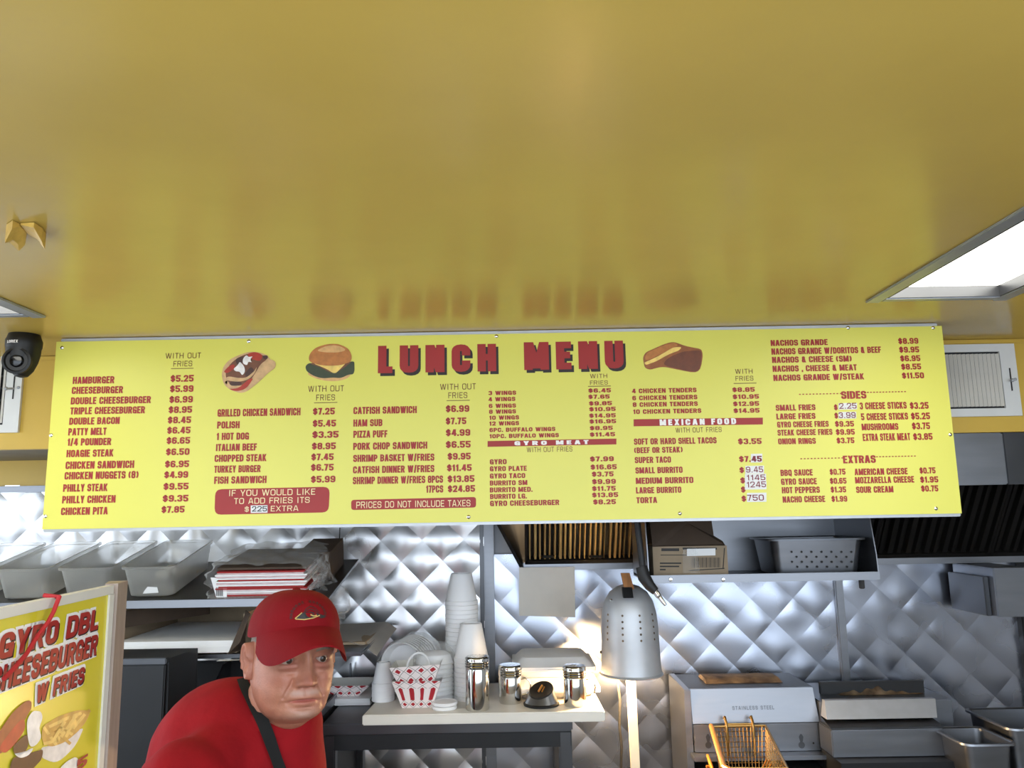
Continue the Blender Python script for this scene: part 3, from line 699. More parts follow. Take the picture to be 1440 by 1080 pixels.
P10 = [('$0.75', 385, 820, 465, 30), ('$0.65', 386, 866, 470, 30), ('$1.35', 390, 910, 468, 30), ('$1.99', 394, 957, 474, 30), ('$0.75', 840, 814, 921, 31), ('$1.95', 843, 860, 935, 31), ('$0.75', 848, 905, 935, 31)]
for c, N_, P_, sn, sp in ((1, N1, P1, BOLD, PRC), (2, N2, P2, BOLD, PRC), (2, N3, P3, BOLD, PRC), (3, N4, P4, WIDE, WIDE), (3, N5, P5, PRC, WIDE), (3, N6, P6, WIDE, WIDE), (3, N7, P7, BOLD, PRC), (4, N8, P8, BOLD, PRC), (4, N9[:5], P9[:5], BOLD, PRC), (4, N9[5:], P9[5:], BOLD, PRC), (4, N10[:4], P10[:4], BOLD, PRC), (4, N10[4:], P10[4:], BOLD, PRC)):
    mb = MB()
    for r in N_: T(mb, c, r[0], r[1], r[2], r[3], r[4], **sn)
    mb.build('item_lettering', 'letter_red', menu, angle=0)
    mb = MB()
    for r in P_: T(mb, c, r[0], r[1], r[2], r[3], r[4] if len(r) > 4 else 34, **sp)
    mb.build('price_lettering', 'letter_red', menu, angle=0)
# section headings with dotted lines
for st, x0, y, x1, dl, dr, ya, yb in (('SIDES', 443, 436, 571, (233, 440), (577, 765), 410, 400), ('EXTRAS', 453, 762, 619, (240, 448), (623, 815), 736, 726)):
    mb = MB(); T(mb, 4, st, x0, y, x1, 39, **BOLD)
    for (u0, u1), yy in ((dl, ya), (dr, yb)):
        n = 13
        for i in range(n):
            u = u0+(u1-u0)*i/(n-1); q = yy-.02*(u-u0); p0 = px_(4, u-4.5, q); p1 = px_(4, u+4.5, q+5); quadp(mb, [(p0[0], p1[1]), (p1[0], p1[1]), (p1[0], p0[1]), (p0[0], p0[1])], O1)
    mb.build('section_heading', 'letter_red', menu, angle=0)
# thin notes
mb = MB()
for c, st, x0, y, x1, h in ((1, 'WITH OUT', 838, 232, 1017, 28), (1, 'FRIES', 878, 272, 973, 28), (2, 'WITH OUT', 552, 400, 733, 30), (2, 'FRIES', 593, 444, 688, 30), (2, 'WITH OUT', 1220, 390, 1401, 30), (2, 'FRIES', 1262, 433, 1358, 30), (3, 'WITH', 582, 315, 665, 20), (3, 'FRIES', 582, 347, 668, 20), (3, 'WITH OUT FRIES', 277, 672, 497, 24), (3, 'WITH OUT FRIES', 995, 578, 1217, 24), (3, 'WITH', 1282, 294, 1366, 23), (3, 'FRIES', 1284, 328, 1370, 23)):
    T(mb, c, st, x0, y, x1, h, **THIN)
for c, x0, x1, y in ((1, 866, 980, 284), (2, 582, 700, 457), (2, 1253, 1370, 446), (3, 572, 682, 356), (3, 1274, 1384, 342)): line(mb, c, x0, x1, y, 3.2)
mb.build('note_lettering', 'letter_dark', menu, angle=0)
# banners
def banner(pts, name, rounded=0):
    mb = MB()
    if rounded:
        q = [BP.map(*p) for p in pts]; V = [Vector(a) for a in q]; out = _round(V, True, rounded)
        mb.face([BP.pt(v.x, v.y, .0004) for v in out])
    else: quadp(mb, pts, .0004)
    return mb.build(name, 'letter_red', menu, angle=0)
b1 = banner([px_(2, 78, 1022), px_(2, 656, 1010), px_(2, 662, 880), px_(2, 82, 893)], 'extra_banner', .018)
mb = MB()
for st, x0, y, x1, h in (('IF YOU WOULD LIKE', 150, 928, 588, 31), ('TO ADD FRIES ITS', 177, 968, 560, 30), ('$', 231, 1008, 252, 28), ('EXTRA', 363, 1005, 503, 28)): T(mb, 2, st, x0, y, x1, h, off=.0009, tx=.17, ty=.13, gap=.2)
mb.build('banner_lettering', 'letter_cream', b1, angle=0)
b2 = banner([px_(2, 770, 998), px_(2, 1402, 985), px_(2, 1402, 932), px_(2, 770, 947)], 'tax_banner', .008)
mb = MB(); T(mb, 2, 'PRICES DO NOT INCLUDE TAXES', 796, 989, 1374, 33, off=.0009, tx=.17, ty=.13, gap=.2); mb.build('banner_lettering', 'letter_cream', b2, angle=0)
b3 = banner([px_(3, 88, 646), px_(3, 709, 634), px_(3, 709, 606), px_(3, 88, 618)], 'gyro_banner')
mb = MB(); T(mb, 3, 'GYRO MEAT', 218, 639, 575, 20, off=.0009, tx=.42, ty=.26, gap=.55); mb.build('banner_lettering', 'letter_white', b3, angle=0)
b4 = banner([px_(3, 792, 547), px_(3, 1415, 538), px_(3, 1415, 505), px_(3, 792, 513)], 'mexican_banner')
mb = MB(); T(mb, 3, 'MEXICAN FOOD', 918, 543, 1287, 29, off=.0009, tx=.42, ty=.24, gap=.42); mb.build('banner_lettering', 'letter_white', b4, angle=0)
# white patches with hand-written prices
for c, q, st, x0, y, x1, h, m in ((2, (262, 975, 347, 1013), '225', 268, 1006, 344, 27, 'ink'), (3, (1357, 680, 1412, 722), '', 0, 0, 0, 0, ''), (3, (1330, 738, 1420, 776), '9.45', 1334, 770, 1416, 28, 'hand_ink'), (3, (1328, 777, 1430, 814), '1145', 1336, 808, 1427, 27, 'hand_ink'), (3, (1328, 814, 1432, 852), '1245', 1336, 842, 1430, 28, 'hand_ink'), (3, (1338, 868, 1432, 912), '750', 1340, 906, 1420, 29, 'hand_ink'), (4, (428, 457, 522, 490), '2.25', 432, 486, 520, 29, 'hand_ink'), (4, (428, 502, 518, 536), '3.99', 430, 533, 515, 29, 'hand_ink')):
    mb = MB(); p = [px_(c, q[0], q[3]), px_(c, q[2], q[3]-1.5), px_(c, q[2], q[1]-1.5), px_(c, q[0], q[1])]; quadp(mb, p, .0012)
    f = mb.build('price_patch', 'label_white', menu, angle=0)
    if st: mb = MB(); T(mb, c, st, x0, y, x1, h, off=.0018, **HAND); mb.build('handwriting', m, f, angle=0)
mb = MB(); T(mb, 3, '45', 1360, 718, 1410, 28, off=.0018, **PRC); mb.build('handwriting', 'hand_ink', menu, angle=0)
# printed food pictures (pixel outlines in a 6x crop at 280,460)
def picture(name, layers, fn):
    t = None
    for k, (m, pts) in enumerate(layers):
        mb = MB()
        for ps in (pts if isinstance(pts[0], list) else [pts]):
            V = [Vector(BP.map(*fn(*p))) for p in ps]; out = _round(V, True, 9)
            f = mb.face([BP.pt(v.x, v.y, .0005+.00025*k) for v in out])
        bmesh.ops.triangulate(mb.bm, faces=mb.bm.faces)
        o = mb.build(name if t is None else 'print_layer', 'print_'+m, t or menu, angle=0)
        if t is None: t = o
f6 = lambda x, y: (280+x/6, 460+y/6)
picture('gyro_picture', [
 ('pita', [(190, 400), (205, 330), (260, 270), (350, 230), (430, 205), (520, 215), (580, 240), (600, 275), (648, 290), (646, 345), (590, 380), (500, 470), (400, 545), (350, 558), (260, 530), (205, 480)]),
 ('meat', [(215, 390), (270, 300), (350, 245), (430, 220), (540, 235), (580, 270), (520, 310), (480, 380), (420, 470), (340, 500), (250, 480)]),
 ('tomato', [[(205, 380), (250, 330), (300, 310), (300, 350), (240, 390)], [(400, 225), (480, 208), (540, 235), (520, 290), (440, 270)], [(240, 520), (330, 520), (420, 440), (460, 430), (400, 520), (320, 545)]]),
 ('dark_meat', [[(250, 470), (300, 450), (370, 470), (340, 495), (270, 495)], [(535, 240), (582, 238), (580, 272), (545, 272)], [(300, 270), (380, 240), (370, 300), (330, 330)], [(380, 400), (440, 330), (470, 370), (410, 430)]]),
 ('pita', [(395, 545), (440, 470), (500, 370), (545, 290), (600, 272), (648, 290), (646, 345), (590, 380), (500, 470)]),
 ('pita', [[(210, 440), (250, 415), (330, 430), (400, 430), (470, 370), (490, 330), (480, 380), (420, 445), (330, 465), (240, 450), (215, 465), (240, 490), (215, 480)]]),
 ('onion_white', [[(290, 355), (330, 320), (345, 290), (385, 335), (390, 380), (365, 412), (345, 375), (310, 375)], [(370, 270), (400, 235), (420, 255), (460, 245), (430, 275), (450, 300), (415, 290), (410, 325), (370, 310)]])], f6)
picture('burger_picture', [
 ('bun_light', [(905, 390), (960, 360), (1240, 360), (1290, 400), (1240, 440), (1150, 458), (1050, 452), (960, 425)]),
 ('lettuce', [(895, 330), (930, 300), (1100, 350), (1280, 290), (1310, 290), (1312, 370), (1300, 400), (1260, 400), (1200, 432), (1130, 425), (1040, 435), (960, 410), (905, 370)]),
 ('meat', [(920, 305), (1000, 300), (1250, 300), (1290, 290), (1230, 340), (1130, 400), (1040, 345)]),
 ('cheese', [(960, 305), (1100, 318), (1240, 305), (1210, 335), (1145, 400), (1090, 360), (1020, 330)]),
 ('bun', [(925, 290), (930, 230), (980, 175), (1080, 142), (1180, 142), (1260, 180), (1290, 240), (1285, 290), (1210, 320), (1100, 330), (1000, 318)]),
 ('bun_light', [(985, 200), (1080, 155), (1180, 155), (1250, 195), (1180, 215), (1060, 215)])], f6)
f3 = lambda x, y: (660+x/3.42857, 440+y/3.42857)
picture('sandwich_picture', [
 ('toast', [(836, 215), (850, 190), (940, 150), (985, 138), (1040, 160), (1120, 175), (1126, 205), (1112, 294), (1010, 275), (930, 258), (870, 275), (845, 265)]),
 ('toast_dark', [(930, 250), (960, 215), (1030, 185), (1118, 180), (1120, 210), (1110, 290), (1010, 272)]),
 ('bun', [(850, 195), (940, 155), (985, 143), (1010, 155), (900, 210), (845, 235)]),
 ('cheese', [(842, 240), (900, 215), (985, 165), (1025, 165), (1010, 182), (960, 200), (900, 235), (850, 252)])], f3)
# ------------------------------------------------------------------ right of the man: table, cutting board and what stands on it
def at(px, py): return PZ(px, py, CT)                       # a point on the white board's top
bl, br = at(510, 1005), at(851, 1001)
byf, byb = (bl.y+br.y)/2, 2.72
BT = CT-.028
t0 = P(452, 1003, byf+.03)
tx0, tx1 = t0.x, P(805, 1040, byf+.06).x
t = thing('work_table', 'dark stainless work table under the white cutting board', 'table', ((tx0+tx1)/2, (byf+YW)/2, 0))
ty0, ty1 = byf+.03, YW-.035
mb = MB(); mb.box((tx0, ty0, BT-.032), (tx1, ty1, BT-.001), .004); mb.build('table_top', 'dark_steel', t)
mb = MB(); mb.box((tx0+.01, ty0+.005, BT-.075), (tx1-.005, ty0+.017, BT-.032), .002); mb.build('apron', 'black_steel', t)
for x in (tx0+.003, tx1-.04):
    for y in (ty0+.004, ty1-.042): mb = MB(); mb.box((x, y, 0), (x+.037, y+.037, BT-.032), .004); mb.build('leg', 'dark_steel', t)
mb = MB(); mb.box((tx0+.04, ty0+.02, .25), (tx1-.042, ty1-.01, .265), .003); mb.build('lower_shelf', 'dark_steel', t)
mb = MB(); mb.box((tx0+.005, ty0+.045, .28), (tx0+.02, ty1-.05, BT-.034)); mb.build('side_panel', 'black_steel', t)
# cutting board
tb = [Vector((bl.x, byf, 0)), Vector((br.x, byf, 0)), Vector((br.x-.008, byb, 0)), Vector((at(541, 975).x, byb, 0))]
mb = MB(); mb.slab([Vector((v.x, v.y, BT)) for v in tb], (0, 0, CT-BT))
bmesh.ops.bevel(mb.bm, geom=list(mb.bm.edges), offset=.003, segments=2, affect='EDGES')
solo(mb, 'cutting_board', 'cutting_board', 'thick white cutting board lying on the dark work table under the cups and shakers', 'cutting board', (bl.x, byf, BT))
# outlet with plug under the board
q = P(765, 1032, YW-.012)
t = thing('power_outlet', 'small steel power outlet box on the wall under the cutting board', 'outlet', q)
mb = MB(); mb.box(q+Vector((-.055, -.03, -.035)), q+Vector((.055, .0, .035)), .004); mb.build('box', 'dark_steel', t)
for dx in (-.025, .02): mb = MB(); mb.lathe([(.017, 0), (.016, .003), (0, .003)], q+Vector((dx, -.03, 0)), 20, (0, -1, 0)); mb.build('socket', 'black_plastic', t)
mb = MB(); z0_ = q+Vector((.02, -.033, 0)); mb.tube([z0_, z0_+Vector((0, -.03, 0))], .013, 12); mb.build('plug', 'off_white', t)
cordp = [P(783, 1022, YW-.06), P(783, 1060, YW-.055), P(786, 1100, YW-.05), P(786, 1150, YW-.05)]
mb = MB(); mb.tube([z0_+Vector((0, -.03, 0))]+cordp, .004, 8); mb.build('cord', 'rubber', t)

# foam cups: inverted, nested
def cup_mesh(rt, rb, h):
    mb = MB(); lip = .0122
    mb.lathe([(rt-.004, 0), (rt-.0004, .0), (rt+.0006, .0012), (rt+.0004, lip-.001), (rt-.0006, lip), (rt-.0022, lip+.0006), (rb, h-.003), (rb-.003, h), (rb-.006, h), (rb-.007, h-.004), (0, h-.004)], (0, 0, 0), 40)
    mb.lathe([(rt-.004, 0), (rb-.003, h-.008), (0, h-.008)], (0, 0, 0), 40)
    me = MB.build(mb, 'foam_cup', 'foam', None, (0, 0, 0)); d = me.data; bpy.data.objects.remove(me); return d
def stack(kind, me, base, n, pitch, place, grp):
    for i in range(n):
        o = bpy.data.objects.new('foam_cup', me); COL.objects.link(o)
        o.location = base+Vector((random.uniform(-.0006, .0006), random.uniform(-.0006, .0006), i*pitch)); o.rotation_euler.z = random.uniform(0, 6)
        top = i == n-1
        tag(o, ('white foam cup on top of the %s' if top else 'rim of a white foam cup in the %s') % place, 'cup', grp if not top else 'foam cups standing upside down')
Y1 = 2.60; b1 = Vector((P(650, 960, Y1).x, Y1, CT+.0005)); sc = Y1/FPX
h1 = P(652, 806, Y1).z-CT; ch = 41*sc; n1 = int(round((h1-ch)/.0135))
tall = cup_mesh(22*sc, 14.5*sc, ch)
stack('tall', tall, b1, n1+1, (h1-ch)/n1, 'tall stack nearest the quilted wall', 'foam cups in the tall back stack')
bq = at(662, 982); b2 = Vector((P(663, 940, bq.y).x, bq.y, CT+.0005)); sc = bq.y/FPX
h2 = P(663, 876, bq.y).z-CT; ch = 49*sc; n2 = int(round((h2-ch)/.0135))
med = cup_mesh(23.5*sc, 14.5*sc, ch)
stack('medium', med, b2, n2+1, (h2-ch)/n2, 'shorter stack behind the tall shaker', 'foam cups in the shorter stack')
bq = at(537, 985); b3 = Vector((bq.x+.004, bq.y, CT+.0005)); sc = bq.y/FPX
h3 = P(537, 931, bq.y).z-CT; ch = 31*sc; n3 = 4
sml = cup_mesh(15*sc, 9.5*sc, ch)
stack('small', sml, b3, n3+1, (h3-ch)/n3, 'short stack of small cups', 'small foam cups')

# steel shakers
def shaker(name, label, px, pb, pt_, w, handle):
    q = at(px, pb); c = Vector((q.x, q.y+w/2/FPX*q.y*.8, CT+.0005)); s = q.y/FPX; r = w/2*s
    h = P(px, pt_, q.y).z-CT
    t = thing(name, label, 'shaker', c, 'steel shakers')
    hl = h-.036
    mb = MB(); mb.lathe([(0, 0), (r*.95, 0), (r, .004), (r, hl), (r*.97, hl+.003)], c, 48); mb.build('body', 'chrome', t)
    mb = MB(); pr = [(r*.97, hl+.002), (r*1.02, hl+.004)]
    for k in range(3): z = hl+.006+k*.007; pr += [(r*1.03, z), (r*1.06, z+.0025), (r*1.02, z+.005)]
    pr += [(r*1.03, h-.007), (r*1.0, h-.003), (r*.9, h), (0, h+.0015)]
    mb.lathe(pr, c, 48); lid = mb.build('lid', 'chrome', t)
    for k in range(18):
        a = k*2.4; rr = r*.8*math.sqrt((k+.5)/18); mb = MB(); mb.lathe([(.0014, 0), (0, .0004)], c+Vector((rr*cos(a), rr*sin(a), h+.0012-(rr/r)**2*.001)), 8); mb.build('pour_hole', 'ink', lid)
    if handle:
        pts = [c+Vector((r*.96+x, 0, z)) for x, z in ((0, hl-.006), (.012, hl-.004), (.024, hl-.012), (.028, hl-.027), (.024, hl-.042), (.012, hl-.05), (0, hl-.052))]
        mb = MB(); mb.tube(pts, .0028, 8); mb.build('handle', 'chrome', t)
shaker('shaker', 'tall handleless steel shaker in front of the foam cup stacks', 671, 1001, 925, 32, False)
shaker('shaker', 'short steel shaker with loop handle in front of the white clamshell boxes, left one', 718, 991, 937, 31, True)
shaker('shaker', 'short steel shaker with handle at the lit right end of the cutting board', 810, 995, 938, 31, True)
# small steel dish with a slanted black top
q = at(762, 996); c = Vector((q.x, q.y+.04, CT+.0005)); s = q.y/FPX
t = thing('slanted_dish', 'small slanted steel dish with a black top between the two handled shakers', 'dish', c)
mb = MB(); mb.lathe([(0, 0), (24*s, 0), (24.5*s, .005), (22.5*s, .008), (0, .008)], c, 40); mb.build('rubber_base', 'rubber', t)
rb = 22.5*s; rt = 17*s; n = 40
mb = MB(); lo = [mb.bm.verts.new(c+Vector((rb*cos(2*pi*i/n), rb*sin(2*pi*i/n), .008))) for i in range(n)]
def topz(x, y): return .040+y*.45+.2*x
hi = []
for i in range(n):
    x, y = rt*cos(2*pi*i/n), rt*sin(2*pi*i/n); hi.append(mb.bm.verts.new(c+Vector((x, y, topz(x, y)))))
for i in range(n): mb.fv([lo[i], lo[(i+1) % n], hi[(i+1) % n], hi[i]])
mb.build('body', 'steel', t)
mb = MB(); V = []
for k, (f, d) in enumerate(((1.0, 0), (.93, .003), (.8, .001), (.5, -.004), (.12, -.006))):
    V.append([mb.bm.verts.new(c+Vector((f*rt*cos(2*pi*i/n), f*rt*sin(2*pi*i/n), topz(f*rt*cos(2*pi*i/n), f*rt*sin(2*pi*i/n))+d))) for i in range(n)])
for A, B in zip(V, V[1:]):
    for i in range(n): mb.fv([A[i], A[(i+1) % n], B[(i+1) % n], B[i]])
mb.fv(V[-1]); mb.build('top', 'black_plastic', t)
mb = MB(); mb.tube([c+Vector((-.008, -.006, topz(0, 0)-.002)), c+Vector((.004, .01, topz(0, 0)+.012))], .003, 8); mb.tube([c+Vector((.002, -.008, topz(0, 0)-.002)), c+Vector((.01, .008, topz(0, 0)+.008))], .002, 8); mb.build('wick', 'gold_bar', t)

# clamshell boxes
def clam(cx, cy, z, w, d, h, name, label, open_=0.0):
    t = thing(name, label, 'takeout box', (cx, cy, z), 'white foam clamshell boxes')
    def half(z0, hh, up):
        mb = MB(); n = 4
        def ring(wx, dy, zz, r):
            out = []
            for sx, sy, a0 in ((1, 1, 0), (-1, 1, 90), (-1, -1, 180), (1, -1, 270)):
                for k in range(5):
                    a = radians(a0+k*22.5); out.append(mb.bm.verts.new((cx+sx*(wx-r)+r*cos(a), cy+sy*(dy-r)+r*sin(a), zz)))
            return out
        sg = 1 if up else -1
        R_ = [ring(w/2, d/2, z0, .012), ring(w/2, d/2, z0+sg*.006, .012), ring(w/2-.008, d/2-.008, z0+sg*.007, .016), ring(w/2-.028, d/2-.028, z0+sg*hh*.96, .024), ring(w/2-.036, d/2-.036, z0+sg*hh, .022)]
        for A, B in zip(R_, R_[1:]):
            m = len(A)
            for i in range(m): mb.fv([A[i], A[(i+1) % m], B[(i+1) % m], B[i]])
        mb.fv(R_[-1]); return mb
    half(z+h*.48, h*.48, False).build('base', 'foam', t); half(z+h*.49, h*.5, True).build('lid', 'foam', t)
    mb = MB(); mb.box((cx-.02, cy-d/2-.008, z+h*.46), (cx+.02, cy-d/2+.002, z+h*.50), .002); mb.build('tab', 'foam', t)
cy_ = byb-.14
xm = P(780, 950, cy_).x; sc = cy_/FPX; wc = 112*sc
ztop = P(775, 914, cy_+.05).z
zh = (ztop-CT)/2
clam(xm, cy_, CT+.0005, wc, .24, zh, 'clamshell_box', 'white foam clamshell box at the bottom of the pile behind the shakers')
clam(xm-.006, cy_+.004, CT+.001+zh, wc*.97, .235, zh, 'clamshell_box', 'white foam clamshell box on top of the pile behind the shakers')
for i, (dx, hh) in enumerate(((-.015, .075), (-.003, .10))):
    q = Vector((P(727, 940, cy_-.16).x+dx, cy_-.152, CT)); mb = MB(); mb.slab([q, q+Vector((.004, -.002, 0)), q+Vector((.016, .012, hh)), q+Vector((.010, .014, hh))], (0, .004, 0)) if 0 else None
# paper sheet under the shakers at the right end
mb = MB(); pp = [at(665, 999), at(846, 996), at(843, 978), at(690, 984)]
mb.slab([v+Vector((0, 0, .0002)) for v in pp], (0, 0, .0004)); 
mb.bm.free()
# bowls and lids stacked in clear sleeves, on their side
def bowl_sleeve(label, p, axis, n, r, pitch, film_len):
    ax = Vector(axis).normalized(); q = Vector(p)
    t = thing('bowl_sleeve', label, 'bowls', (q.x, q.y, CT+.0005), 'sleeves of foam bowls behind the paper trays')
    for i in range(n):
        mb = MB(); c = q+ax*(i*pitch)
        mb.lathe([(r, 0), (r*1.03, .003), (r*.97, .004), (r*.82, .028), (r*.6, .036), (0, .037)], c, 36, ax); mb.build('foam_bowl', 'foam', t)
    mb = MB(); L0, L1 = -.012, n*pitch+.05
    M = Vector((0, 0, 1)).rotation_difference(ax).to_matrix()
    def fn(u, v):
        a = 2*pi*u; rr = r*1.06*(1+.02*sin(5*a+9*v)+.02*sin(11*a-14*v))*(1 if v < .8 else 1-(v-.8)*2.0)
        return q+M @ Vector((rr*cos(a), rr*sin(a), L0+(L1-L0)*v))
    mb.grid(fn, 36, 14, True); mb.build('plastic_sleeve', 'film', t)
qa = at(580, 975)
bowl_sleeve('sleeve of white foam bowls tipped upward behind the paper food trays', (P(566, 930, 2.56).x, 2.56, P(566, 930, 2.56).z), (.5, .35, -.55), 7, .078, .014, .1) if 0 else None
bowl_sleeve('sleeve of white foam bowls lying tilted behind the paper food trays', (P(566, 938, 2.52).x, 2.52, CT+.088), (.35, .9, .10), 8, .078, .013, .1)
bowl_sleeve('upright sleeve of white foam bowls beside the short cup stack', (P(610, 968, 2.5).x, 2.50, CT+.004), (0, .05, 1), 9, .06, .0125, .1)
# paper trays
def food_tray(label, c, w0, d0, w1, d1, h, m, nu, nv, tilt=0.0, rz=0.0, lift=0.0):
    t = thing('food_tray', label, 'food tray', c, 'red and white paper food trays')
    M = Matrix.Rotation(rz, 4, 'Z') @ Matrix.Rotation(tilt, 4, 'Y')
    mb = MB(); uvl = mb.bm.loops.layers.uv.new('UVMap')
    def pt(x, y, z): return Vector(c)+(M @ Vector((x, y, z)))
    def wall(a, b, A, B, n, inner):
        N_ = 6
        for i in range(N_):
            f0, f1 = i/N_, (i+1)/N_
            wv = lambda f: .004*sin(f*pi*2)*(0 if inner else 1)
            q = [a.lerp(b, f0), a.lerp(b, f1), A.lerp(B, f1), A.lerp(B, f0)]
            f = mb.face([pt(*v) for v in q])
            if f:
                f.material_index = 1 if inner else 0
                for l, uv in zip(f.loops, ((f0*n, 0), (f1*n, 0), (f1*n, nv), (f0*n, nv))): l[uvl].uv = uv
    V = Vector
    for inn, e in ((False, 0), (True, .0012)):
        lo = [V((-w0/2+e, -d0/2+e, e)), V((w0/2-e, -d0/2+e, e)), V((w0/2-e, d0/2-e, e)), V((-w0/2+e, d0/2-e, e))]
        hi = [V((-w1/2+e, -d1/2+e, h)), V((w1/2-e, -d1/2+e, h)), V((w1/2-e, d1/2-e, h)), V((-w1/2+e, d1/2-e, h))]
        for i in range(4):
            j = (i+1) % 4; wall(lo[i], lo[j], hi[i], hi[j], nu if i % 2 == 0 else max(2, int(nu*.7)), inn)
        f = mb.face([pt(*v) for v in lo]); f.material_index = 1
    mb.keep = True
    mb.build('tray_body', [m, 'foam' if 0 else 'off_white'], t, angle=0)
    return t
q = at(590, 996); sc = q.y/FPX; yb = q.y+.045
food_tray('striped red and white paper tray at the bottom of the pair on the cutting board', (P(589, 990, yb).x, yb, CT+.0005), 40*sc, .085, 66*sc, .125, P(588, 957, yb-.05).z-CT, 'stripe_paper', 4, 3.6)
zt_ = P(588, 957, yb-.05).z
food_tray('red diamond check paper tray sitting on the striped one', (P(588, 955, yb).x, yb, zt_-.012), 46*sc, .095, 68*sc, .118, P(588, 934, yb-.04).z-zt_+.010, 'check_paper', 4, 2.0, tilt=radians(-3))
mb = MB(); c = P(588, 940, yb-.01); rr = 13.5*sc
mb.tube([c+Vector((rr*1.15*cos(a), .02*sin(a), rr*1.4*sin(a))) for a in [radians(k*12) for k in range(31)]], .0032, 8)
solo(mb, 'white_ring', 'foam', 'white plastic lid ring sticking up out of the red diamond paper tray', 'lid', c)
# lids
q = at(624, 1000); c = Vector((q.x, q.y+.03, CT+.0005)); r = 17*q.y/FPX
for i in range(2):
    mb = MB(); mb.lathe([(0, 0), (r*.96, 0), (r, .002), (r, .007), (r*.95, .0095), (r*.9, .008), (0, .008)], c+Vector((i*.001, 0, i*.0105)), 40)
    solo(mb, 'cup_cover', 'foam', ['lower white plastic lid of the two in front of the striped tray', 'upper white plastic lid of the two in front of the striped tray'][i], 'cup lid', c+Vector((0, 0, i*.0105)), 'white plastic lids')
# white slab and red tray on the left end of the work table
q0 = PZ(468, 994, BT); ys_ = q0.y+.01
sl0, sl1 = P(467, 990, ys_).x, P(521, 990, ys_).x
mb = MB(); zs = P(490, 983, ys_).z
for i in range(3):
    mb.box((sl0+.001*i, ys_+.001*(i % 2), BT+.0005+(zs-BT)*i/3), (sl1-.001*i, ys_+.17, BT+.0005+(zs-BT)*(i+1)/3-.0005), .001)
solo(mb, 'foam_sheet_stack', 'foam', 'white foam tray stack under the red check tray at the left end of the table', 'foam trays', (sl0, ys_, BT))
yt = ys_+.075; sc = yt/FPX
food_tray('red diamond check paper tray lying open on the table end beside the man', (P(489, 982, yt).x, yt, zs+.001), 36*sc, .09, 68*sc, .13, P(490, 957, yt).z-zs-.004, 'check_paper', 4, 1.6)

# ------------------------------------------------------------------ heat lamp
YL = 2.46
s = YL/FPX; ax = P(886, 900, YL).x; zr = P(886, 948, YL).z; zt = P(886, 822, YL).z; R_ = 41*s; H = zt-zr
t = thing('heat_lamp', 'grey aluminium heat lamp with perforated dome shade on a cream post', 'heat lamp', (ax, YL, zr))
prof = [(R_*1.04, 0), (R_*1.05, .003), (R_*1.0, .008), (R_*.97, H*.12), (R_*.955, H*.3), (R_*.94, H*.5), (R_*.90, H*.68), (R_*.80, H*.82), (R_*.62, H*.92), (R_*.38, H*.98), (R_*.2, H), (0, H)]
inn = [(max(0, r-.003), z-(.003 if i > 8 else 0)) for i, (r, z) in enumerate(prof)]
mb = MB(); mb.lathe(prof, (ax, YL, zr), 56); mb.lathe(inn[2:], (ax, YL, zr), 56); mb.lathe([prof[0], inn[2]], (ax, YL, zr), 56); mb.keep = False; sh = mb.build('shade', 'aluminium', t)
def shade_r(z):
    for (r0, z0), (r1, z1) in zip(prof, prof[1:]):
        if z0 <= z <= z1 and z1 > z0: return r0+(r1-r0)*(z-z0)/(z1-z0)
    return R_
for pxx in (853, 871.5, 895.5, 915):
    a = math.asin(max(-.99, min(.99, (P(pxx, 885, YL-.08).x-ax)/(R_*.96)))) if 0 else math.asin(max(-.97, min(.97, (pxx-886)/39.5)))
    for k in range(5):
        z = P(886, 866+k*8.8, YL-.08).z-zr; r = shade_r(z)+.0006; dn = Vector((sin(a), -cos(a), 0)); q = Vector((ax, YL, zr+z))+dn*r
        mb = MB(); mb.lathe([(.0034, 0), (.0032, .0004), (0, .0004)], q, 12, dn+Vector((0, 0, .12))); mb.build('vent_hole', 'grease', sh)
for px, py in ((853, 845), (842, 921)):
    z = P(886, py, YL-.06).z-zr; a = -.95 if py < 900 else -1.5; r = shade_r(z)+.001; dn = Vector((sin(a), -cos(a), 0)); mb = MB(); mb.lathe([(.005, 0), (.004, .004), (0, .005)], Vector((ax, YL, zr+z))+dn*r, 12, dn); mb.build('rivet', 'chrome' if py < 900 else 'ink', t)
mb = MB(); a0 = P(880, 806, YL-.05); a1 = P(884, 828, YL-.05); wx = 6.5*s
mb.slab([a0+Vector((-wx, 0, 0)), a0+Vector((wx*.8, 0, 0)), a1+Vector((wx, -.016, 0)), a1+Vector((-wx, -.016, 0))], (0, .012, 0)); mb.build('mount_strap', 'wood', t)
mb = MB(); b0 = P(882, 826, YL-.072); b1_ = P(884, 841, YL-.09)
mb.slab([b0+Vector((-wx, 0, 0)), b0+Vector((wx, 0, 0)), b1_+Vector((wx, 0, 0)), b1_+Vector((-wx, 0, 0))], (0, .02, 0)); mb.build('clip', 'black_plastic', t)
yp = YL+.0
p0, p1 = P(886.5, 948, yp+.0), P(893, 1085, yp)
d = (p1-p0); p2 = p0+d*((.0-p0.z)/d.z) if 0 else p1
mb = MB(); w = 5.8*s
top = p0+Vector((0, 0, .02)); bot = Vector((p1.x+.012, yp, .0))
mb.hexa([bot+Vector((-w, -.008, 0)), bot+Vector((w, -.008, 0)), bot+Vector((w, .008, 0)), bot+Vector((-w, .008, 0)), top+Vector((-w, -.008, 0)), top+Vector((w, -.008, 0)), top+Vector((w, .008, 0)), top+Vector((-w, .008, 0))])
mb.build('post', 'cream_post', t)
mb = MB(); mb.lathe([(0, .04), (.01, .04), (.012, .006), (.09, .004), (.09, 0), (0, 0)][::-1], (bot.x, yp, 0), 32); mb.build('floor_plate', 'black_steel', t)
